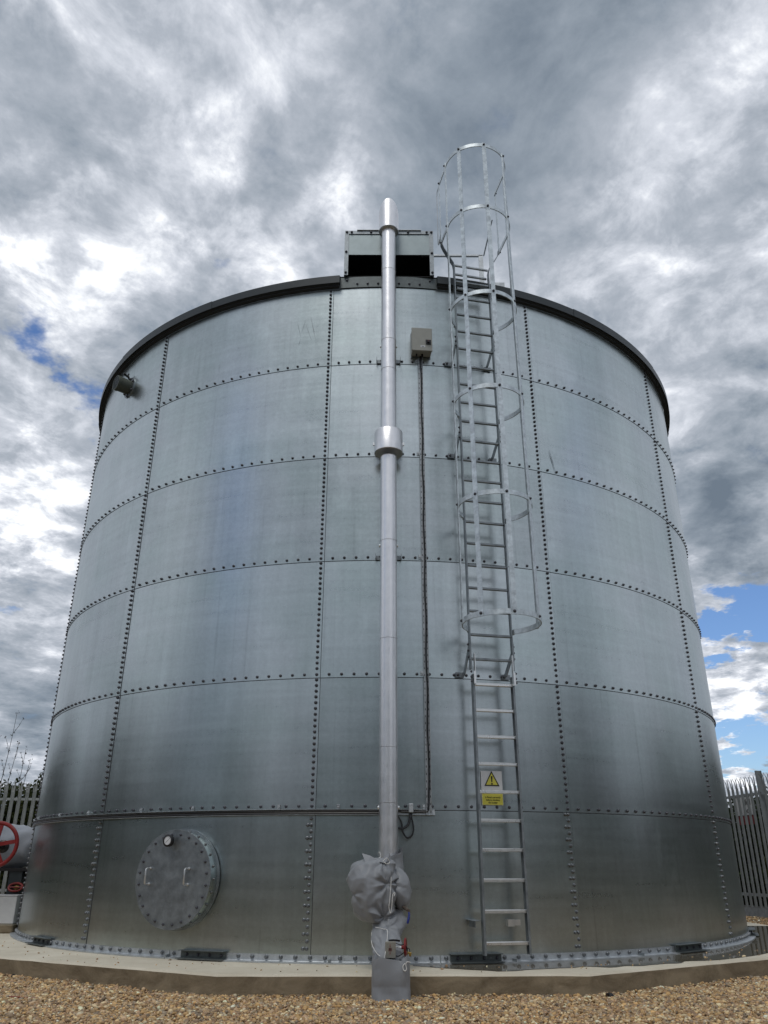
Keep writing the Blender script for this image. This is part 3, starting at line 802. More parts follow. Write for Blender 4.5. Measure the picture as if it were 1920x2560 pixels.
# cowl: wide elbow turning back over the chamber
CR = 0.121
b = MB(); N = 40; vs = []; fs = []
ztop = 8.04
for ring in range(5):
    for k in range(N):
        a = 2 * pi * k / N; x = CR * math.cos(a); y = CR * math.sin(a)
        if ring == 0: P = (PX + x * .97, PY + y * .97, 7.80)
        elif ring == 1: P = (PX + x, PY + y, 7.806)
        elif ring == 2: P = (PX + x, PY + y, ztop - y * 1.6)          # mitre plane, 45 degrees
        elif ring == 3: P = (PX + x, PY + .42, ztop - y * 1.3 - .02)
        else: P = (PX + x * .97, PY + .42, ztop - y * 1.27 - .02)
        vs.append(P)
for i in range(4):
    for k in range(N): fs.append((i * N + k, i * N + (k + 1) % N, (i + 1) * N + (k + 1) % N, (i + 1) * N + k))
fs.append(tuple(4 * N + k for k in range(N)))
b.add(vs, fs)
b.lathe([(0.08, 7.812), (CR - .004, 7.812), (CR - .004, 7.806), (0.08, 7.806)], (PX, PY, 0), n=40, closed=True)
b.build('cowl', 'clad', fp, smooth=True, auto=30)
b = MB(); b.lathe([(0.1, 0), (0.1, .16)], (PX, PY + .33, 7.955), n=28); b.build('drop_leg', 'clad', fp, smooth=True)
for z, w in ((6.02, .27), (4.83, .27), (3.62, .26), (2.43, .0)):
    if w:
        b = MB(); b.box((PX, -RT - .018, z), w, 0.008, 0.045)
        for s_ in (-1, 1): b.box((PX + s_ * w / 2, -RT - .05, z), 0.006, 0.07, 0.045)
        b.build('wall_bracket', 'galvdark', fp)

# ================================================================= WRAPPED VALVE
vw = empty('wrapped_valve', 'valve assembly bundled in grey cloth lagging with white drawstrings', 'wrapped valve', (0.05, -5.1, 0.5))
def tri_(x): return abs((x % 1.0) * 2 - 1)
def blob(name, prof, n=56, m=44, squash=1.0, fold=0.02, seed=0.0, mname='cloth', parent=None, ridge=9.0, twist=0.0, knots=()):
    """prof: list of (t, cx, cy, cz, rx, ry); cloth skin around a centreline with deep creases"""
    pr = prof; vs = []; fs = []
    def samp(t):
        for i in range(len(pr) - 1):
            if pr[i][0] <= t <= pr[i + 1][0]:
                w = (t - pr[i][0]) / (pr[i + 1][0] - pr[i][0])
                a_, b_, c_, d_ = pr[max(i - 1, 0)], pr[i], pr[i + 1], pr[min(i + 2, len(pr) - 1)]; h = b_[0] - c_[0]
                out = []
                for q in range(1, 6):
                    m0 = (c_[q] - a_[q]) / max(c_[0] - a_[0], 1e-6) * (c_[0] - b_[0]); m1 = (d_[q] - b_[q]) / max(d_[0] - b_[0], 1e-6) * (c_[0] - b_[0])
                    out.append((2 * w ** 3 - 3 * w * w + 1) * b_[q] + (w ** 3 - 2 * w * w + w) * m0 + (3 * w * w - 2 * w ** 3) * c_[q] + (w ** 3 - w * w) * m1)
                return out
        return list(pr[-1][1:])
    for i in range(m + 1):
        t = i / m; cx, cy, cz, rx, ry = samp(t)
        for k in range(n):
            a = 2 * pi * k / n; dx, dy = math.cos(a), math.sin(a)
            base = Vector((cx + rx * dx, cy + ry * dy, cz))
            q = base * 5.5 + Vector((seed, seed * 2, 0))
            w1 = abs(noise.noise(q + Vector((0, 0, twist * a)))) ; w2 = abs(noise.noise(q * 2.3 + Vector((7, 1, 3))))
            ang = math.sin(ridge * a + 5 * noise.noise(base * 4 + Vector((seed, 0, 0))) + 7 * t)
            w3 = abs(noise.noise(Vector((base.x * 9 + seed, base.y * 9, base.z * 3.2))))
            d = fold * (1.2 - 4.0 * w1) + fold * 0.45 * (0.5 - 2.4 * w2) + fold * 0.5 * (0.5 - 2.5 * w3) + fold * 0.40 * ang * (abs(2 * t - 1) ** 1.5 + .25)
            dd_, _p = noise.voronoi(Vector((base.x * 5 + seed, base.y * 5, base.z * 4.5)))
            d += fold * 0.6 * (min(dd_[1] - dd_[0], .5) * 2 - .5)
            for (kx, kz, kn, ka) in knots:
                ex, ez = base.x - kx, base.z - kz; rho = math.hypot(ex, ez)
                if dy < .2: d += -ka * math.exp(-rho / .045) * 1.4 + ka * (tri_(math.atan2(ez, ex) / (2 * pi) * kn + seed) - .5) * math.exp(-((rho - .07) / .07) ** 2)
            vs.append(base + Vector((dx, dy, 0.35 * (0.5 - w2))) * d)
    for i in range(m):
        for k in range(n): fs.append((i * n + k, i * n + (k + 1) % n, (i + 1) * n + (k + 1) % n, (i + 1) * n + k))
    fs.append(tuple(range(n - 1, -1, -1))); fs.append(tuple(m * n + k for k in range(n)))
    b = MB(); b.add(vs, fs); return b.build(name, mname, parent or vw, smooth=True, auto=60)
# collar skirt climbing the pipe, higher on the right
def collar():
    n, m = 60, 22; vs = []; fs = []
    for i in range(m + 1):
        t = i / m
        for k in range(n):
            a = 2 * pi * k / n; c_, s_ = math.cos(a), math.sin(a)
            top = 0.79 + 0.085 * c_ + 0.018 * math.sin(3 * a)
            z = 0.48 + (top - 0.48) * t
            r = 0.125 - 0.032 * t + (0.006 if t > .93 else 0)
            r += 0.010 * noise.noise(Vector((c_ * 2, s_ * 2, z * 7))) + 0.008 * abs(math.sin(6 * a + z * 14)) * (1 - t)
            pinch = math.exp(-((z - (0.735 + .03 * c_)) / 0.018) ** 2) * 0.014 * (1 if c_ < 0.4 else .2)
            r -= pinch
            vs.append((PX + 0.018 + r * c_ * 1.04, PY - .01 + r * s_, z))
    for i in range(m):
        for k in range(n): fs.append((i * n + k, i * n + (k + 1) % n, (i + 1) * n + (k + 1) % n, (i + 1) * n + k))
    b = MB(); b.add(vs, fs); b.build('cloth_collar', 'cloth', vw, smooth=True, auto=60)
collar()
blob('cloth_cover', [(0, -.02, -5.03, .800, .03, .03), (.05, -.03, -5.05, .790, .12, .10), (.2, -.08, -5.09, .745, .180, .15), (.45, -.085, -5.12, .60, .205, .18), (.68, -.07, -5.13, .46, .185, .17), (.88, -.05, -5.12, .345, .135, .125), (1, -.03, -5.10, .315, .06, .06)], fold=0.012, seed=1.3, ridge=7, n=110, m=90, knots=((.055, .610, 7, .030), (.01, .775, 7, .024), (.03, .37, 8, .026), (-.25, .53, 5, .016)))
blob('cloth_cover', [(0, .07, -5.02, .735, .02, .03), (.08, .09, -5.03, .715, .07, .09), (.3, .125, -5.05, .63, .092, .125), (.6, .145, -5.06, .52, .085, .12), (.85, .155, -5.05, .435, .06, .09), (1, .15, -5.04, .405, .02, .03)], fold=0.008, seed=4.7, ridge=5, n=80, m=64, knots=((.065, .60, 6, .014), (.09, .73, 6, .014)))
# body below, bending forward over the slab edge
blob('cloth_cover', [(0, .03, -5.02, .43, .10, .09), (.3, .04, -5.10, .35, .125, .11), (.6, .03, -5.22, .24, .115, .11), (.85, .04, -5.34, .14, .11, .10), (1, .05, -5.42, .06, .10, .08)], fold=0.010, seed=8.1, ridge=8, n=90, m=60, knots=((.05, .30, 7, .016), (.0, .16, 7, .012)))
blob('cloth_cover', [(0, .12, -5.03, .42, .045, .06), (.5, .14, -5.08, .33, .06, .07), (1, .11, -5.16, .235, .04, .05)], fold=0.008, seed=3.1, ridge=4, n=36, m=24)
# pointed cloth corners sticking out at the top
def flap(pts, name='cloth_corner'):
    b = MB(); c0 = sum((Vector(p) for p in pts), Vector()) / len(pts); vs = [Vector(p) for p in pts]; n = len(vs)
    vs2 = [v + Vector((0.002, 0.006, -0.002)) for v in vs]
    b.add(vs + vs2, [tuple(range(n)), tuple(range(2 * n - 1, n - 1, -1))] + [(i, (i + 1) % n, n + (i + 1) % n, n + i) for i in range(n)])
    b.build(name, 'cloth', vw)
flap([(-.175, -5.13, .835), (-.10, -5.16, .815), (-.03, -5.17, .775), (-.06, -5.21, .745), (-.14, -5.20, .755)])
flap([(.02, -5.16, .80), (.055, -5.14, .835), (.06, -5.15, .79), (.02, -5.20, .76), (-.03, -5.20, .77)])
if 0: flap([(-.285, -5.16, .575), (-.22, -5.21, .60), (-.21, -5.22, .55)])
# drawstrings
def cord(pts, r=0.0024, parent=None, name='drawstring', m_='cord'):
    b = MB(); P = [Vector(p) for p in pts]; out = []
    for i in range(len(P) - 1):
        p0 = P[max(i - 1, 0)]; p1 = P[i]; p2 = P[i + 1]; p3 = P[min(i + 2, len(P) - 1)]
        for k in range(6):
            t = k / 6; out.append(0.5 * ((2 * p1) + (-p0 + p2) * t + (2 * p0 - 5 * p1 + 4 * p2 - p3) * t * t + (-p0 + 3 * p1 - 3 * p2 + p3) * t ** 3))
    out.append(P[-1]); b.tube(out, r, 6); return b.build(name, m_, parent or vw, smooth=True)
cord([(.062, -5.24, .58), (.055, -5.27, .50), (.048, -5.28, .44), (.060, -5.28, .40), (.072, -5.28, .46), (.078, -5.27, .53), (.095, -5.26, .545), (.088, -5.27, .52)])
cord([(.066, -5.24, .66), (.064, -5.25, .60), (.060, -5.26, .55)])
cord([(.0, -5.23, .775), (.03, -5.22, .80), (.055, -5.20, .765), (.028, -5.24, .755), (.005, -5.24, .77)])
cord([(-.045, -4.96, .835), (-.03, -5.0, .845), (-.02, -5.02, .81), (-.035, -5.04, .80), (-.05, -5.06, .78)])
cord([(-.06, -5.26, .30), (0.0, -5.29, .29), (.035, -5.33, .28), (.03, -5.42, .20), (.018, -5.50, .14), (.012, -5.51, .10)])
cord([(-.09, -5.22, .26), (-.085, -5.32, .19), (-.05, -5.42, .14), (-.02, -5.47, .12)])
b = MB(); b.ribbon([(.045, -5.455, .222), (.075, -5.462, .226), (.105, -5.455, .224), (.130, -5.42, .218)], .014, .004, (0, 0, 1)); b.build('strap', 'black', vw, smooth=True)
# small plate box
b = MB(); b.box((.058, -5.47, .163), .080, .035, .110, bev=.003); pb = b.build('plate_box', 'plate', vw)
b = MB()
b.add([(.052, -5.4895, .145), (.055, -5.4895, .128), (.058, -5.4895, .145)], [(0, 1, 2)]); b.add([(.052, -5.4895, .185), (.055, -5.4895, .205), (.058, -5.4895, .185)], [(0, 1, 2)])
b.box((.055, -5.489, .165), .003, .001, .045); b.box((.045, -5.489, .165), .002, .001, .022); b.box((.066, -5.489, .165), .002, .001, .022)
b.build('red_marking', 'red', pb, fixn=False)
b = MB(); b.box((.051, -5.4895, .168), .005, .001, .018); b.box((.061, -5.4895, .168), .005, .001, .018); b.build('black_marking', 'ink', pb, fixn=False)
# red handwheel seen edge on
HW = Vector((.172, -5.42, .175)); hx = Vector((1, -.12, 0)).normalized()
b = MB(); N = 32; hz = Vector((0, 0, 1)); hy = hz.cross(hx)
ringp = [HW + (hy * math.cos(2 * pi * k / N) + hz * math.sin(2 * pi * k / N)) * .058 for k in range(N + 1)]
b.tube(ringp, .0075, 8, cap=False)
for k in range(4):
    a = 2 * pi * k / 4 + .3; b.tube([HW, HW + (hy * math.cos(a) + hz * math.sin(a)) * .058], .005, 6)
b.tube([HW - hx * .03, HW + hx * .012], .013, 10)
b.build('handwheel', 'red', vw, smooth=True)
b = MB(); b.tube([HW - hx * .085, HW - hx * .02], .006, 8); b.build('valve_stem', 'alu', vw, smooth=True)
cord([(.10, -5.45, .205), (.135, -5.46, .195), (.165, -5.45, .195), (.185, -5.45, .17), (.16, -5.46, .145), (.12, -5.46, .12), (.09, -5.47, .125)], .004, name='cable_tie', m_='black')
# little drain valve with blue lever
b = MB(); b.tube([(.16, -5.12, .44), (.185, -5.18, .425), (.205, -5.22, .415)], [.014, .012, .012], 8); b.box((.208, -5.225, .412), .016, .02, .025); b.build('drain_cock', 'rust', vw, smooth=True)
b = MB(); b.tube([(.205, -5.235, .405), (.209, -5.24, .39), (.204, -5.245, .36), (.197, -5.25, .335), (.195, -5.25, .325)], [.006, .008, .009, .009, .006], 8); b.build('lever', 'blue', vw, smooth=True)
# frayed end of cable below plate
b = MB()
b.tube([(.055, -5.47, .11), (.058, -5.50, .08), (.062, -5.535, .05), (.07, -5.545, .02)], .0045, 6)
for k in range(5):
    x = .055 + .009 * k; b.tube([(.07, -5.545, .02), (.07 + (x - .07) * .8, -5.555, 0), (x, -5.553, -.035 + .006 * abs(k - 2))], .0016, 4)
b.build('frayed_cable', 'black', vw)
b = MB(); b.tube([(.052, -5.50, .09), (.060, -5.54, .05), (.066, -5.55, .025)], .0025, 4); b.build('earth_wire', 'yellow', vw)

pk = empty('padlock', 'small brass padlock hanging from the red handwheel', 'padlock', (.198, -5.44, .13))
b = MB(); b.box((.200, -5.44, .132), .034, .014, .028, (Vector((1, 0, -.2)), Vector((0, 1, 0)), Vector((.2, 0, 1))), bev=.003); b.build('lock_body', 'brass', pk)
b = MB(); b.tube([(.190, -5.44, .145), (.186, -5.44, .16), (.193, -5.44, .172), (.203, -5.44, .166), (.205, -5.44, .145)], .003, 6); b.build('shackle', 'black', pk, smooth=True)

# cloth sack over the pipe foot
def sack():
    n, m = 64, 40; vs = []; fs = []; cx, cy = .060, -5.512; hx_, hy_ = .143, .070
    for i in range(m + 1):
        t = i / m; z = -.195 + .305 * t
        for k in range(n):
            a = 2 * pi * k / n; c_, s_ = math.cos(a), math.sin(a); e = .42
            x = hx_ * math.copysign(abs(c_) ** e, c_); y = hy_ * math.copysign(abs(s_) ** (e + .25), s_)
            bulge = 1 + .08 * math.sin(pi * t) - .03 * math.sin(2 * pi * t)
            y = y * bulge + .016 * noise.noise(Vector((x * 9, z * 7, 4))) + .008 * noise.noise(Vector((x * 26, z * 12, 1))) + (.040 * abs(math.sin(x * 19 + 1 + z * 9)) * max(0, .42 - t) / .42) * (-1 if s_ < 0 else 1)
            x *= (1 - .02 * math.sin(pi * t)) * (1 + .03 * (1 - t)) * (1 - .05 * max(0, t - .9) * 10)
            x += .006 * noise.noise(Vector((a, z * 12, 8)))
            zz = z + (.012 * math.sin(6 * a) + .008 * noise.noise(Vector((x * 14, 2, 0)))) * (t > .6) * (t - .6) / .4 + (.010 * noise.noise(Vector((x * 12, 7, 1)))) * (1 - t)
            if t > .8: zz += .018 * (abs(x) / hx_) ** 3 * (t - .8) / .2
            vs.append((cx + x, cy + y, zz))
    for i in range(m):
        for k in range(n): fs.append((i * n + k, i * n + (k + 1) % n, (i + 1) * n + (k + 1) % n, (i + 1) * n + k))
    # inner return at the mouth
    for k in range(n):
        v = Vector(vs[m * n + k]); vs.append((cx + (v.x - cx) * .9, cy + (v.y - cy) * .85, v.z - .03))
    for k in range(n): fs.append((m * n + k, m * n + (k + 1) % n, (m + 1) * n + (k + 1) % n, (m + 1) * n + k))
    b = MB(); b.add(vs, fs)
    root = empty('cloth_sack', 'flat grey cloth sack hanging over the slab edge down to the gravel', 'sack', (cx, cy, -.17))
    b.build('sack_cloth', 'cloth', root, smooth=True, auto=60)
    cord([(.165, -5.585, .085), (.150, -5.592, .07), (.152, -5.595, .045), (.165, -5.597, .038), (.175, -5.595, .05), (.170, -5.593, .075), (.178, -5.592, .095), (.205, -5.585, .092)], .003, root)
sack()

# ================================================================= CONTROL BOX, CABLE TRAYS, CABLES
cb = empty('control_box', 'beige grey electrical enclosure with black switch high on the tank wall', 'control box', tuple(cp(5.15, 6.1, RT)))
nC, tC, uC = frame(5.15); CC = cp(5.15, 6.253, RT)
b = MB(); b.box(CC + nC * .075, .225, .118, .305, (tC, nC, uC), bev=.006); b.build('enclosure_body', 'boxpaint', cb)
b = MB(); b.box(CC + nC * .142, .236, .020, .315, (tC, nC, uC), bev=.005); b.build('enclosure_door', 'boxpaint', cb)
b = MB(); b.box(CC + nC * .156 + tC * .072 - uC * .040, .062, .010, .064, (tC, nC, uC), bev=.003); b.tube([CC + nC * .160 + tC * .072 - uC * .040, CC + nC * .180 + tC * .072 - uC * .040], .016, 12); o = b.build('switch', 'black', cb)
b = MB(); b.box(CC + nC * .1812 + tC * .072 - uC * .034, .004, .002, .018, (tC, nC, uC)); b.build('switch_pointer', 'red', o)
b = MB(); b.box(CC + nC * .1526 + tC * .008 - uC * .100, .052, .002, .026, (tC, nC, uC)); lb_ = b.build('white_label', 'white', cb)
b = MB(); b.box(CC + nC * .1538 + tC * .008 - uC * .100, .034, .0006, .004, (tC, nC, uC)); b.box(CC + nC * .1538 + tC * .008 - uC * .107, .026, .0006, .003, (tC, nC, uC)); b.build('print', 'ink', lb_)
for x in (-.055, 0.01): 
    b = MB(); b.tube([CC + nC * .07 + tC * x - uC * .15, CC + nC * .07 + tC * x - uC * .18], .012 if x > 0 else .009, 10); b.build('cable_gland', 'black', cb, smooth=True)
for s_ in (-1, 1):
    b = MB(); b.box(CC + nC * .008 + tC * s_ * .1 - uC * 0, .03, .012, .34, (tC, nC, uC)); b.build('mounting_rail', 'galvdark', cb)

tv = empty('cable_tray', 'upright slotted steel cable tray running down from the control box', 'cable tray', tuple(cp(5.1, 1.16, RT)))
PT = 5.08; nT, tT, uT = frame(PT)
def pt(x, d, z): return cp(PT, z, RT) + nT * d + tT * x
zt0, zt1 = 1.155, 6.09
b = MB()
w = .048
for sx in (-1, 1):
    # side flange and front strip, slotted: built as rows of short bars leaving holes
    b.box(pt(sx * w / 2, .026, (zt0 + zt1) / 2), .0025, .026, zt1 - zt0, (tT, nT, uT))
b.box(pt(0, .0125, (zt0 + zt1) / 2), w, .0025, zt1 - zt0, (tT, nT, uT))
b.build('tray_channel', 'galv', tv)
b = MB(); 
nslot = 75
for k in range(nslot):
    z = zt0 + .03 + (zt1 - zt0 - .05) * k / nslot
    b.box(pt(-.015, .0143, z), .006, .0006, .018, (tT, nT, uT)); b.box(pt(.018, .0143, z), .005, .0006, .018, (tT, nT, uT))
tag(b.build('slots', 'black', tv), kind='stuff')
for z in (6.03, 4.83, 3.63, 2.43):
    b = MB(); b.box(pt(-.04, .012, z + .01), .032, .006, .045, (tT, nT, uT)); b.tube([pt(-.043, .012, z + .012), pt(-.043, .024, z + .012)], .010, 8); b.build('tray_clip', 'galv', tv)
th = empty('cable_tray', 'long horizontal steel cable tray curving round the tank above the manhole', 'cable tray', tuple(cp(-30, 1.16, RT)))
b = MB()
ring_strip(b, [(RT + .012, 1.156), (RT + .0145, 1.156), (RT + .0145, 1.204), (RT + .012, 1.204)], -118, 5.75, 120)
ring_strip(b, [(RT + .0146, 1.204), (RT + .040, 1.204), (RT + .040, 1.2015), (RT + .0146, 1.2015)], -118, 4.75, 120)
ring_strip(b, [(RT + .0146, 1.156), (RT + .040, 1.156), (RT + .040, 1.1585), (RT + .0146, 1.1585)], -118, 5.75, 120)
b.build('tray_channel', 'galv', th, smooth=True)
for ph in (-66, -60, -49, -40.8, -30.5, -22.7, -11.8, -5, 4.55):
    b = MB(); n_, t_, u_ = frame(ph); b.box(cp(ph, 1.225, RT + .017), .024, .014, .042, (t_, n_, u_)); b.tube([cp(ph, 1.225, RT + .02), cp(ph, 1.225, RT + .036)], .009, 8); b.build('tray_clip', 'galv', th)
# cables
ch = empty('power_cable', 'black cables clipped along the horizontal tray and up to the control box', 'cable', tuple(cp(-30, 1.18, RT)))
b = MB()
b.tube([cp(a, 1.187, RT + .026) for a in np.linspace(-118, 3.9, 140)] , .0085, 6); b.build('cable', 'black', ch, smooth=True)
b = MB()
b.tube([cp(a, 1.170, RT + .028) for a in np.linspace(-118, .8, 140)], .0085, 6); b.build('cable', 'black', ch, smooth=True)
b = MB()
P = [cp(a, 1.183, RT + .030) for a in np.linspace(2.0, 4.3, 6)] + [pt(-.004 + .012 * math.sin(t_ * pi / 2) - .012, .032, 1.183 + .05 * (1 - math.cos(t_ * pi / 2))) for t_ in (.3, .6, .9)] + [pt(.004 + .0035 * math.sin(z * 9), .028 + .004 * math.sin(z * 23), z) for z in np.linspace(1.26, 6.10, 90)]
b.tube(P, .0088, 6); b.build('cable', 'black', ch, smooth=True)
jb = empty('junction_box', 'small grey junction box on the tray end just right of the pipe', 'junction box', tuple(cp(3.05, 1.17, RT)))
n_, t_, u_ = frame(3.05)
b = MB(); b.box(cp(3.05, 1.213, RT + .045), .042, .05, .075, (t_, n_, u_), bev=.004); b.build('box_body', 'galv', jb)
b = MB(); b.tube([cp(3.05, 1.175, RT + .045), cp(3.05, 1.155, RT + .045)], .011, 8); b.build('cable_gland', 'black', jb)
hc = empty('hanging_cable', 'black cable loop dangling under the small junction box', 'cable', tuple(cp(2.6, 1.0, RT)))
cord([cp(1.35, 1.165, RT + .05), cp(1.95, 1.10, RT + .07), cp(2.1, 1.02, RT + .08), cp(2.55, .965, RT + .08), cp(3.1, .985, RT + .07), cp(3.3, 1.05, RT + .06), cp(3.05, 1.155, RT + .045)], .008, hc, 'cable', 'black')
cord([cp(3.0, 1.155, RT + .045), cp(2.75, 1.08, RT + .06), cp(2.2, 1.045, RT + .07), cp(1.5, 1.045, RT + .09), cp(1.0, 1.05, RT + .12)], .010, hc, 'cable', 'black')

# ================================================================= WARNING SIGN
nS, tS, uS = frame(12.45); CS = cp(12.45, 1.396, RT)
sg = empty('warning_sign', 'white and yellow warning sign with exclamation triangle behind the lower ladder', 'sign', tuple(CS))
def ps(x, z, d=.0): return CS + tS * x + uS * z + nS * (.022 + d)
b = MB(); b.box(ps(0, 0, -.004), .206, .004, .300, (tS, nS, uS)); b.build('sign_board', 'white', sg)
b = MB(); b.box(ps(.0, -.085, .0), .198, .003, .122, (tS, nS, uS)); b.build('yellow_panel', 'yellow', sg)
def tri(r, zc_): return [ps(-.866 * r, zc_ - r * .52, .0), ps(.866 * r, zc_ - r * .52, .0), ps(0, zc_ + r * 1.06, .0)]
b = MB()
for r_, mi, dd in ((.085, 0, .0008), (.066, 1, .0016)):
    v = [p_ + nS * dd for p_ in tri(r_, .062)]; b.add(v, [(0, 1, 2)], mi)
b.build('triangle', ['ink', 'yellow'], sg, fixn=False)
b = MB()
b.add([p_ + nS * .0024 for p_ in (ps(-.009, .105), ps(.009, .105), ps(.005, .052), ps(-.005, .052))], [(3, 2, 1, 0)]); b.lathe([(.0085, 0), (.0, .0001)], ps(0, .037, .0024), nS, 14)
b.build('exclamation_mark', 'ink', sg, fixn=False)
for txt, z in (("Ensure the hook", -.047), ("is fitted correctly", -.088), ("before climbing", -.111), ("the ladder", -.134)):
    lettering(txt, .0215, ps(.002, z, .0020), tS, uS, 'ink', sg, off=.0003, bold=.0004)

# ================================================================= LADDERS
PL = 12.4; nL, tL, uL = frame(PL); OL = nL * RT
def L(t, n, z): return OL + tL * t + nL * n + uL * z
AX = (tL, nL, uL)
# --- lower removable ladder
ll = empty('ladder', 'bright aluminium hook-on ladder section reaching down to the slab', 'ladder', tuple(L(0, .2, 0.05)))
for s_ in (-1, 1):
    b = MB(); t0 = s_ * .205; z0_, z1_ = .06, 2.40
    b.box(L(t0, .20, (z0_ + z1_) / 2), .004, .062, z1_ - z0_, AX); b.box(L(t0 + s_ * -.0095, .2295, (z0_ + z1_) / 2), .0148, .003, z1_ - z0_, AX); b.box(L(t0 + s_ * -.0095, .1705, (z0_ + z1_) / 2), .0148, .003, z1_ - z0_, AX)
    b.build('stringer', 'galvdark', ll)
for k in range(10):
    z = .145 + .2405 * k
    b = MB(); b.box(L(0, .20, z), .404, .030, .030, AX, bev=.006); b.build('rung', 'alu', ll)
for s_ in (-1, 1):
    b = MB(); t0 = s_ * .190
    prof = [(-.018, 2.30), (.022, 2.30)] + [(.002 + .020 * math.cos(a), 2.575 + .020 * math.sin(a)) for a in np.linspace(0, pi, 8)]
    vs = []
    for s2 in (-.003, .003): vs += [L(t0 + s2, .245 + p_, z_) for p_, z_ in prof]
    n = len(prof); b.add(vs, [tuple(range(n)), tuple(range(2 * n - 1, n - 1, -1))] + [(i, (i + 1) % n, n + (i + 1) % n, n + i) for i in range(n)])
    b.box(L(t0 + s_ * .008, .2675, 2.36), .020, .004, .12, AX)
    b.build('hook_plate', 'alu', ll)
    for z in (2.33, 2.37, 2.42):
        b2 = MB(); dome(b2, L(t0 + s_ * .028, .24, z), tL * s_, nL, .8); b2.build('bolt', 'bolt', ll, smooth=True)
# foot stand-off brackets
b = MB(); b.box(L(-.245, .09, .315), .075, .17, .004, AX); b.box(L(-.262, .10, .29), .006, .16, .05, AX); b.build('foot_bracket', 'galvdark', ll)
b = MB(); b.box(L(.100, .075, .290), .058, .005, .055, AX); b.box(L(.072, .04, .290), .005, .066, .055, AX); b.box(L(.165, .03, .29), .07, .005, .045, AX); b.build('foot_bracket', 'alu', ll)

# --- upper caged ladder
ul = empty('caged_ladder', 'tall fixed ladder with hooped safety cage rising above the tank rim', 'ladder', tuple(L(0, .2, 2.45)))
for s_ in (-1, 1):
    b = MB(); t0 = s_ * .215; zA, zB = 2.45, 7.28
    b.box(L(t0, .20, (zA + zB) / 2), .012, .05, zB - zA, AX); 
    b.build('stringer', 'galvdark', ul)
    b = MB(); b.ribbon([L(t0, .20, 7.27), L(t0 + s_ * .01, .20, 7.34), L(s_ * .335, .20, 7.54), L(s_ * .362, .205, 7.60), L(s_ * .366, .215, 7.66)], .06, .008, nL); b.build('stringer_flare', 'galvdark', ul)
    # standing loop beside the exit
    lz0, lz1 = (7.62, 8.62)
    b = MB(); b.ribbon([L(s_ * .372, .215, 7.60), L(s_ * .372, .215, 8.60)], .040, .006, nL); b.build('cage_strap', 'galvlight', ul)
    if s_ < 0:
        b = MB(); b.ribbon([L(-.366, .20, 7.78), L(-.364, .11, 7.70), L(-.364, .085, 7.72), L(-.364, .085, 8.50), L(-.366, .11, 8.56), L(-.366, .23, 8.58)], .006, .028, tL); b.build('grab_loop', 'galv', ul)
for k in range(21):
    z = 2.55 + .2385 * k
    if z > 7.26: continue
    b = MB(); b.box(L(0, .20, z), .418, .026, .026, AX, bev=.005); b.build('rung', 'galvdark', ul)
for z in (7.235, 7.325):
    b = MB(); b.box(L(0, .20 if z > 7.3 else .15, z), .42, .026, .026, AX, bev=.005); b.build('rung', 'galv', ul)
b = MB(); b.box(L(.03, .14, 7.04), .40, .05, .006, AX); b.box(L(.03, .16, 7.03), .40, .005, .03, AX); b.build('step_plate', 'galv', ul)
HC_T, HC_N, HR = -.005, .53, .368
HZ = [2.83, 4.02, 5.215, 6.41, 7.62, 8.58]
SA = [184, 139, 92, 45, -3]
for i, z in enumerate(HZ):
    b = MB()
    if i < 4:
        pts = [L(-.232, .20, z)] + [L(HC_T + HR * math.cos(R_(a)), HC_N + HR * math.sin(R_(a)), z) for a in np.linspace(229, -49, 44)] + [L(.232, .20, z)]
    else:
        pts = [L(-.368, .20, z), L(-.370, .36, z)] + [L(HC_T + HR * math.cos(R_(a)), HC_N + HR * math.sin(R_(a)), z) for a in np.linspace(184, -4, 34)] + [L(.366, .36, z), L(.366, .20, z)]
    b.ribbon(pts, .050, .010, uL); b.build('cage_hoop', 'galvlight', ul, smooth=True, auto=30)
for a in SA:
    rr = HR + .007; P0 = (HC_T + rr * math.cos(R_(a)), HC_N + rr * math.sin(R_(a)))
    tang = tL * (-math.sin(R_(a))) + nL * math.cos(R_(a)); rad = tL * math.cos(R_(a)) + nL * math.sin(R_(a))
    b = MB(); zs_ = [2.80, 3.3, 4.0, 4.6, 5.2, 5.9, 6.4, 7.0, 7.6, 8.1, 8.61]
    b.ribbon([L(P0[0], P0[1], z) + rad * .002 * math.sin(z * 5 + a) for z in zs_], .048, .010, tang); b.build('cage_strap', 'galvlight', ul)
    for z in HZ:
        b2 = MB(); dome(b2, L(P0[0], P0[1], z) + rad * .004, rad, tang, .95); b2.build('bolt', 'bolt', ul, smooth=True)
for z in HZ[:4]:
    for s_ in (-1, 1):
        b2 = MB(); dome(b2, L(s_ * .236, .215, z), tL * s_, nL, .9); b2.build('bolt', 'bolt', ul, smooth=True)
for z in HZ[4:]:
    for s_ in (-1, 1):
        b2 = MB(); dome(b2, L(s_ * .374, .225, z), tL * s_, nL, .9); b2.build('bolt', 'bolt', ul, smooth=True)
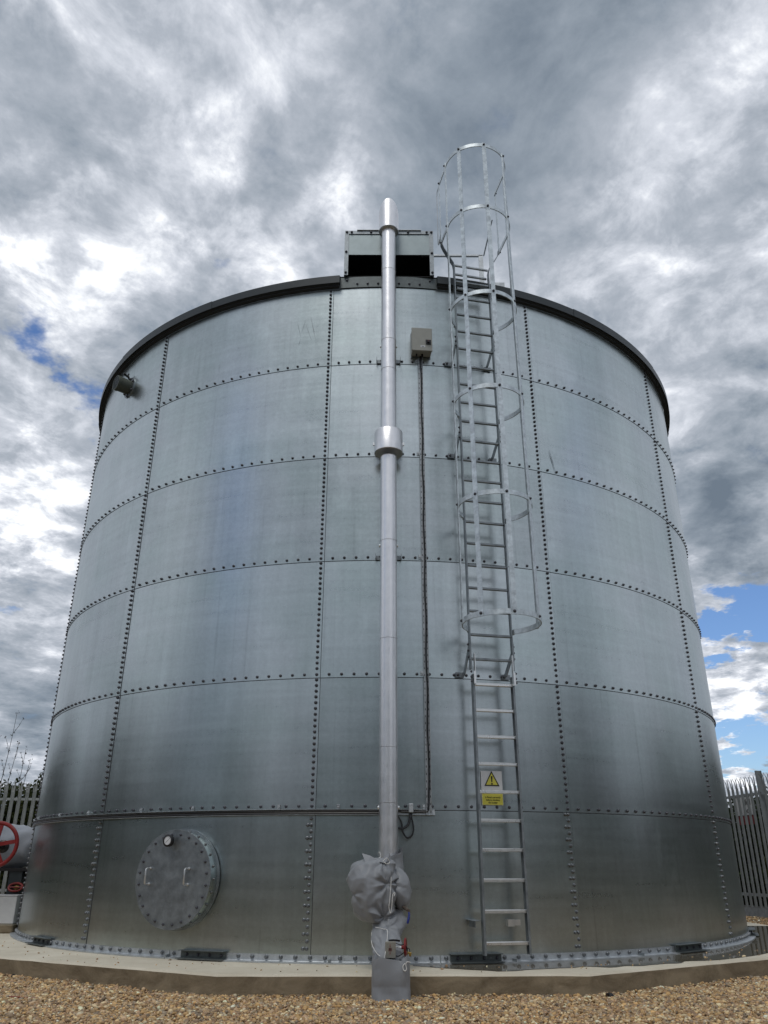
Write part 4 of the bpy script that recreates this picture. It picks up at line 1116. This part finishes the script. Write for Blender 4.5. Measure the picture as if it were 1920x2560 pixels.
# wall brackets
for z in (2.43, 4.83, 6.025):
    for s_, tw in ((-1, -.268), (1, .205)):
        b = MB()
        b.box(L(tw + s_ * 0.0, .018, z), .085, .007, .05, AX)
        tA = tw + (.030 if s_ < 0 else -.02)
        b.ribbon([L(tA, .018, z), L(tA + .002, .07, z + .01), L(s_ * .224, .17, z + .19), L(s_ * .224, .20, z + .24)], .045, .007, uL)
        b.box(L(s_ * .2235, .20, z + .20), .005, .05, .17, AX)
        b.build('wall_bracket', 'galvdark', ul)
        for q in range(3):
            b2 = MB(); dome(b2, L(s_ * .227, .20, z + .14 + .06 * q), tL * s_, nL, .8); b2.build('bolt', 'bolt', ul, smooth=True)
        b2 = MB(); dome(b2, L(tw - .02, .022, z), nL, tL, .9); b2.build('bolt', 'bolt', ul, smooth=True)

# roof guard rail next to the ladder head
gr = empty('guard_rail', 'thin steel guard rail on the roof between inlet box and ladder', 'handrail', (1.24, -4.34, 7.28))
b = MB(); b.box((1.225, -4.34, 7.53), .055, .03, .66); b.build('post', 'galv', gr)
b = MB(); b.box((.86, -4.34, 7.86), .78, .03, .022); b.build('top_rail', 'galv', gr)
b = MB(); e0 = Vector((1.265, -4.34, 7.86)); e1 = L(.355, .10, 8.25); b.ribbon([e0, e1], .03, .012, nL); b.build('sloping_rail', 'galvdark', gr)
b = MB(); b.box((1.42, -4.36, 7.36), .16, .02, .10); b.build('toe_plate', 'galv', gr)

# ================================================================= FENCES
def fence(name_label, p0, p1, top=2.32, seed=0, fm='fence'):
    rng = random.Random(seed)
    p0, p1 = Vector(p0), Vector(p1); d = (p1 - p0); Ln = d.length; d.normalize(); nn = Vector((d.y, -d.x, 0))
    if nn.dot(Vector((0, -12, 0)) - (p0 + p1) / 2) < 0: nn = -nn      # faces the yard
    root = empty('palisade_fence', name_label, 'fence', tuple(p0))
    up = Vector((0, 0, 1)); gz = -.17
    n = int(Ln / .155)
    ax = (d, nn, up)
    for k in range(n):
        c = p0 + d * (k * .155 + .08)
        if abs((k * .155 + .08) % 2.75 - 1.4) < .06: continue
        b = MB(); h = top + rng.uniform(-.004, .004); w = .039
        # W section pale, three-pointed splayed head
        for q, (o_, dep) in enumerate(((-.0225, .012), (0, 0), (.0225, .012))):
            pass
        sec = [(-w, .0), (-w * .55, .018), (-w * .25, .004), (0, .010), (w * .25, .004), (w * .55, .018), (w, .0)]
        rows = [gz + .18, h - .20]
        vs = []
        for z in rows:
            for a_, b_ in sec: vs.append(c + d * a_ + nn * (b_ + .0) + up * z)
        fs = [(i, i + 1, 7 + i + 1, 7 + i) for i in range(6)]
        b.add(vs, fs)
        # back faces (thin)
        b.add([v - nn * .003 for v in vs], [tuple(reversed(f)) for f in fs])
        # prongs
        for (a0_, a1_, lean, outw, hh) in ((-w, -w * .25, -.022, .03, .0), (-w * .25, w * .25, 0, -.035, .03), (w * .25, w, .022, .03, .0)):
            base0 = c + d * a0_ + nn * .008 + up * (h - .20); base1 = c + d * a1_ + nn * .008 + up * (h - .20)
            mid0 = c + d * (a0_ * .8 + lean * .5) + nn * (.008 + outw * .3) + up * (h - .08 + hh); mid1 = c + d * (a1_ * .8 + lean * .5) + nn * (.008 + outw * .3) + up * (h - .08 + hh)
            tip = c + d * ((a0_ + a1_) / 2 + lean * 1.3) + nn * (.008 + outw * 1.3) + up * (h + hh)
            b.add([base0, base1, mid1, mid0, tip], [(0, 1, 2, 3), (3, 2, 4)])
            b.add([v - nn * .003 for v in (base0, base1, mid1, mid0, tip)], [(3, 2, 1, 0), (4, 2, 3)])
        b.build('pale', fm, root, fixn=False)
    k = 1.4
    while k < Ln:
        b = MB(); c = p0 + d * k - nn * -.005; b.box(c + up * ((top + .07 + gz) / 2), .055, .008, top + .07 - gz, ax); b.box(c + nn * -.05 + up * ((top + .07 + gz) / 2), .008, .092, top + .07 - gz, ax); b.box(c + nn * -.10 + up * ((top + .07 + gz) / 2), .055, .008, top + .07 - gz, ax)
        b.build('post', fm, root); k += 2.75
    for z in (top - .32, .24):
        b = MB(); b.box((p0 + p1) / 2 - nn * .028 + up * z, Ln, .05, .006, ax); b.box((p0 + p1) / 2 - nn * .005 + up * (z - .022), Ln, .006, .05, ax); b.build('rail', fm, root)
    # board along the foot
    b = MB(); b.box((p0 + p1) / 2 - nn * .05 + up * (gz + .09), Ln, .04, .20, ax); b.build('gravel_board', 'galvdark', root)
    return root, d, nn
fence('galvanised palisade fence behind the red handwheel on the left', (-13.6, 5.7, 0), (-5.0, 5.7, 0), seed=1, fm='fencelit')
DR = Vector((-.15, .99, 0)).normalized()
q0 = Vector((7.08, 4.07, 0))
pA = q0 - DR * 4.6; pB = q0 + DR * 2.2
fr, dF, nF = fence('galvanised palisade fence with a lettered sign beside the tank on the right', tuple(pA), tuple(pB), seed=2)

# notice on the right fence
cN = q0 + DR * .43 - nF * .17 + Vector((0, 0, 1.80))
xN = DR if (DR.cross(Vector((0, 0, 1)))).dot(nF) > 0 else -DR
ns = empty('fence_notice', 'white notice with black letters behind the pales of the right fence', 'sign', tuple(cN))
b = MB(); b.box(cN - nF * .004, .55, .004, .33, (xN, nF, Vector((0, 0, 1)))); b.build('sign_board', 'white', ns)
lettering("fed", .15, cN + xN * .25 + Vector((0, 0, .02)), xN, (0, 0, 1), 'ink', ns, align='RIGHT', off=.001, bold=.002)
lettering("od", .15, cN + xN * .16 + Vector((0, 0, -.13)), xN, (0, 0, 1), 'ink', ns, align='RIGHT', off=.001, bold=.002)
b = MB(); b.box(cN - nF * .004 + Vector((0, 0, -.26)), .55, .004, .16, (xN, nF, Vector((0, 0, 1)))); b.build('red_panel', 'red', ns)

# ================================================================= LEFT VALVE SET
sv = empty('suction_valve', 'pipe valve in a grey lagging jacket with a big red handwheel left of the tank', 'valve', (-4.7, -1.4, 0.0))
def jacket():
    n, m = 56, 40; vs = []; fs = []
    A_ = Vector((-5.45, -1.55, .93)); B_ = Vector((-3.95, -.55, .935)); d = (B_ - A_).normalized(); u = Vector((0, 0, 1)); s_ = d.cross(u)
    for i in range(m + 1):
        t = i / m; P = A_.lerp(B_, t); r = .285 + .015 * math.sin(t * 9) - .03 * t
        if t < .08: r *= .5 + t / .16
        for k in range(n):
            a = 2 * pi * k / n; q = P + (s_ * math.cos(a) + u * math.sin(a)) * r
            f = .028 * (0.5 - 2 * abs(noise.noise(q * 4))) + .012 * (0.5 - 2 * abs(noise.noise(q * 9 + Vector((3, 3, 3)))))
            vs.append(q + (s_ * math.cos(a) + u * math.sin(a)) * f)
    for i in range(m):
        for k in range(n): fs.append((i * n + k, i * n + (k + 1) % n, (i + 1) * n + (k + 1) % n, (i + 1) * n + k))
    fs.append(tuple(range(n))); fs.append(tuple(m * n + k for k in range(n)))
    b = MB(); b.add(vs, fs); b.build('lagging_jacket', 'jacket', sv, smooth=True, auto=60)
jacket()
HWc = Vector((-4.645, -1.98, .945)); ax_ = Vector((.12, -1, .05)).normalized(); U2 = ax_.cross(Vector((0, 0, 1))).normalized(); V2 = U2.cross(ax_)
hw = MB(); N = 48; Rw = .245
hw.tube([HWc + (U2 * math.cos(2 * pi * k / N) + V2 * math.sin(2 * pi * k / N)) * Rw for k in range(N + 1)], .023, 10, cap=False)
hwo = hw.build('handwheel', 'red', sv, smooth=True)
for k in range(5):
    a = R_(90 + 72 * k + 8); dd = U2 * math.cos(a) + V2 * math.sin(a); ee = dd.cross(ax_)
    b = MB(); b.ribbon([HWc - ax_ * .01, HWc + dd * Rw * .5 + ax_ * .004, HWc + dd * Rw], .044, .018, ee); b.build('spoke', 'red', hwo)
b = MB(); b.tube([HWc - ax_ * .03, HWc + ax_ * .03], .042, 16); b.build('wheel_hub', 'red', hwo, smooth=True)
b = MB(); b.tube([HWc - ax_ * .5, HWc + ax_ * .05], .016, 10); b.tube([HWc + ax_ * .045, HWc + ax_ * .06], .022, 6); b.build('valve_stem', 'galv', sv, smooth=True)
b = MB(); b.lathe([(.075, 0), (.075, .03), (.04, .05), (.04, .2)], HWc - ax_ * .30, ax_, 24); b.build('valve_bonnet', 'black', sv, smooth=True)
b = MB(); b.box((-4.60, -1.30, .34), .16, .13, .70); b.build('pipe_stand', 'trim', sv)
b = MB(); b.box((-4.45, -1.25, .67), .75, .26, .035); b.box((-4.45, -1.2, .63), .6, .12, .06); b.build('cradle', 'black', sv)
rv = empty('small_valve', 'small red handled valve low down behind the white box', 'valve', (-4.62, -1.3, .40))
b = MB(); c0 = Vector((-4.56, -1.40, .47)); b.tube([c0 + Vector((math.cos(2 * pi * k / 24) * .085, .02 * math.sin(2 * pi * k / 24), math.sin(2 * pi * k / 24) * .045)) for k in range(25)], .013, 8, cap=False); b.tube([c0 - Vector((.085, 0, 0)), c0 + Vector((.085, 0, 0))], .010, 6); b.build('handwheel', 'red', rv, smooth=True)
b = MB(); b.tube([c0 + Vector((0, .02, 0)), c0 + Vector((0, .12, -.05))], .03, 10); b.build('valve_body', 'brass', rv, smooth=True)
pb_ = MB(); pb_.box((-4.86, -1.50, .035), .95, .42, .098, bev=.012); tag(pb_.build('concrete_block', 'rustconc' if 'rustconc' in MATS else 'concrete'), 'rust stained concrete block under the white box at the left', 'concrete block')
wb = empty('white_box', 'plain white meter box standing on the concrete block at the left', 'box', (-4.72, -1.6, .085))
b = MB(); b.box((-4.665, -1.62, .235), .56, .20, .295, bev=.006); b.build('box_body', 'whitep', wb)
b = MB(); b.box((-4.665, -1.62, .389), .572, .212, .012, bev=.003); b.build('box_lid', 'whitep', wb)

# ================================================================= VEGETATION
def leaves(name, centers, radii, count, size, mname, parent, seed, squash=1.0):
    rng = np.random.default_rng(seed)
    cs = np.array(centers, float); rs = np.array(radii, float)
    w = rs[:, 0] * rs[:, 1] * rs[:, 2]; w = w / w.sum()
    ci = rng.choice(len(cs), count, p=w)
    d = rng.normal(size=(count, 3)); d /= np.linalg.norm(d, axis=1)[:, None]
    rad = rng.uniform(0.25, 1.0, count) ** 0.5
    P = cs[ci] + d * rs[ci] * rad[:, None] * rng.uniform(.85, 1.12, (count, 1))
    s = size * rng.uniform(.6, 1.4, count)
    a = rng.normal(size=(count, 3)); a /= np.linalg.norm(a, axis=1)[:, None]
    b_ = np.cross(a, rng.normal(size=(count, 3))); b_ /= np.linalg.norm(b_, axis=1)[:, None]
    V = np.stack([P - a * s[:, None], P + b_ * s[:, None] * .5, P + a * s[:, None], P - b_ * s[:, None] * .5], 1)
    me = bpy.data.meshes.new(name); me.vertices.add(count * 4); me.vertices.foreach_set('co', V.reshape(-1))
    me.loops.add(count * 4); me.polygons.add(count)
    me.loops.foreach_set('vertex_index', np.arange(count * 4, dtype=np.int32)); me.polygons.foreach_set('loop_start', np.arange(0, count * 4, 4, dtype=np.int32))
    me.update(); me.validate()
    at = me.attributes.new('leafv', 'FLOAT', 'POINT'); at.data.foreach_set('value', np.repeat(rng.beta(1.4, 2.4, count), 4).astype(np.float32))
    me.materials.append(MATS[mname]); o = bpy.data.objects.new(name, me); COL.objects.link(o)
    if parent is not None: o.parent = parent; o.matrix_parent_inverse = parent.matrix_world.inverted()
    return o
def bush(label, x, y, w, h, seed, mname='leaf', count=9000, cat='bush', size=.035, group=None, nm='bush'):
    rng = random.Random(seed); root = empty(nm, label, cat, (x, y, -.17), group)
    cs = []; rs = []
    for k in range(30):
        r = rng.uniform(.16, .24) * w; lev = (k % 5 + .5) / 5; z = h * lev * .92 + rng.uniform(-.1, .08)
        cs.append((x + ((k // 5 + rng.uniform(.2, .8)) / 6 - .5) * w * (1.05 - .2 * lev), y + rng.uniform(-.35, .35) * w * .5, z)); rs.append((r, r, r * rng.uniform(.8, 1.2)))
    leaves('crown', cs, rs, count, size, mname, root, seed)
    b = MB()
    for k in range(5):
        a = rng.uniform(-.4, .4); b.tube([(x + a * .2, y, -.2), (x + a * .7 * w, y + rng.uniform(-.2, .2), h * .5), (x + a * 1.2 * w, y + rng.uniform(-.3, .3), h * .85)], [.03, .02, .006], 6)
    b.build('stem', 'twig', root)
    return root
bush('dark green hedge bush behind the left fence nearest the tank', -7.4, 6.9, 2.0, 2.6, 11, count=16000, size=.045)
bush('olive hedge bush behind the left fence at the picture edge', -8.9, 6.9, 2.2, 2.45, 12, count=16000, size=.045)
bush('hedge bush behind the left fence hidden mostly beyond the frame', -10.6, 7.1, 2.0, 2.1, 13, count=6000)
bush('dense hedge bush just behind the tank and the left fence end', -5.9, 7.0, 1.8, 2.2, 14, count=7000)
def sapling(label, x, y, tips, seed, buds=True):
    rng = random.Random(seed); root = empty('sapling', label, 'young tree', (x, y, -.17))
    b = MB(); bl = MB(); cs = []
    for (tx, tz) in tips:
        p0 = Vector((x, y, .4)); p3 = Vector((tx, y + rng.uniform(-.1, .1), tz)); P = []
        for k in range(9):
            t = k / 8; q = p0.lerp(p3, t); q.x += .05 * math.sin(t * 4 + tx * 3) * t; P.append(q)
            if t > .35:
                for _ in range(3):
                    cs.append(tuple(q + Vector((rng.uniform(-.03, .03), rng.uniform(-.03, .03), rng.uniform(-.08, .08)))))
        cs.append(tuple(p3))
        for k in (3, 4, 5, 6, 7):
            q = P[k]; e = q + Vector((rng.uniform(-.22, .22), rng.uniform(-.1, .1), rng.uniform(.15, .38)))
            b.tube([q, q.lerp(e, .5) + Vector((.02, 0, 0)), e], [.006, .005, .002], 5)
            for f in (.3, .6, 1.0): cs.append(tuple(q.lerp(e, f)))
        b.tube(P, [.013 - .0011 * k for k in range(9)], 6)
    b.build('stem', 'twig', root)
    leaves('buds', cs, [(.02, .02, .03)] * len(cs), len(cs) * 4, .016, 'bud', root, seed)['kind'] = 'stuff'
    return root
sapling('bare budding sapling rising above the left fence at the picture edge', -8.95, 6.9, [(-8.70, 3.95), (-8.52, 3.30), (-9.3, 3.6)], 3)
sapling('second bare sapling with shorter shoots behind the left fence', -8.65, 7.1, [(-8.38, 3.15), (-8.22, 2.95)], 4)
def leafy(label, x, y, seed):
    root = empty('young_tree', label, 'young tree', (x, y, -.17)); rng = random.Random(seed); b = MB(); cs = []; rs = []
    for k in range(9):
        tx = x + rng.uniform(-.55, .75); tz = rng.uniform(2.2, 3.0); p0 = Vector((x, y, .8)); P = [p0.lerp(Vector((tx, y + rng.uniform(-.2, .2), tz)), t / 5) for t in range(6)]
        b.tube(P, [.02, .017, .013, .01, .007, .004], 5)
        for q in P[3:]: cs.append(tuple(q)); rs.append((.14, .12, .09))
    b.build('trunk', 'twig', root); leaves('crown', cs, rs, 1100, .03, 'leafdark', root, seed)
leafy('sparse leafy young tree peeping out left of the tank edge', -7.55, 7.2, 21)
for i, (x, y, w, h, lab) in enumerate([(8.3, 7.6, 2.2, 2.1, 'dark bush behind the right fence close to the tank edge'), (9.7, 7.4, 2.2, 2.25, 'tall dark bush behind the right fence at the picture edge'), (8.9, 6.0, 1.4, 1.3, 'low bush close behind the pales of the right fence'), (11.2, 7.0, 2.2, 2.0, 'wide dark bush behind the right fence mostly outside the frame'), (10.3, 4.6, 1.8, 1.8, 'bush behind the right fence beside the picture edge')]):
    bush(lab, x, y, w, h, 40 + i, mname='leafdark' if i != 2 else 'leaf', count=15000, size=.05)
# far belt of trees round the yard (mirrored in the steel)
def belt():
    rng = random.Random(99); cs = []; rs = []
    for k in range(150):
        a = 360 * k / 150 + rng.uniform(-1, 1); rad = 34 + rng.uniform(-2, 4)
        h = 4.2 + 1.8 * noise.noise(Vector((a * .06, 0, 0))) * 2 + rng.uniform(-.6, .6)
        back = abs(((a + 180) % 360) - 180)           # 0 = behind the camera
        if back > 135: h *= .35
        elif back > 40: h *= 1.38
        else: h *= 1.1
        x, y = rad * math.sin(R_(a)), -rad * math.cos(R_(a))
        cs.append((x, y, h * .45)); rs.append((1.7, 1.7, h * .58)); 
    o = leaves('woodland', cs, rs, 60000, .40, 'leafdark', None, 5)
    tag(o, 'far belt of dark trees round the yard', kind='stuff'); o['category'] = 'woodland'
belt()

# small litter in the gravel
def cordobj(name, label, cat, pts, r, m_):
    root = MB(); P = [Vector(p) for p in pts]; root.tube(P, r, 6); o = root.build(name, m_, None, smooth=True); tag(o, label, cat)
cordobj('red_string', 'thin red string lying in the gravel left of centre', 'string', [(-2.80, -5.42, -.155), (-2.70, -5.47, -.150), (-2.62, -5.50, -.150), (-2.52, -5.50, -.152), (-2.45, -5.47, -.150)], .004, 'red')
cordobj('twig', 'short black twig lying in the gravel right of the cloth sack', 'twig', [(.25, -5.47, -.135), (.33, -5.48, -.140), (.40, -5.49, -.155)], .003, 'ink')
def pebble(label, x, y, s, seed):
    b = MB(); rng = random.Random(seed); vs = []
    b.lathe([(0, -.5), (.7, -.35), (1, 0), (.75, .4), (0, .55)], (0, 0, 0), n=9)
    b.v = [tuple((Vector(v) * s * (1 + rng.uniform(-.25, .25))) + Vector((x, y, -.150))) for v in b.v]
    tag(b.build('stone', 'ink', None, smooth=True), label, 'stone')
pebble('black stone against the slab edge below the manhole', -3.22, -4.32, .028, 1)
pebble('black stone at the slab foot at the far left of the picture', -3.50, -4.08, .035, 2)
pebble('black stone against the slab foot at the lower right', 1.72, -5.32, .030, 3)
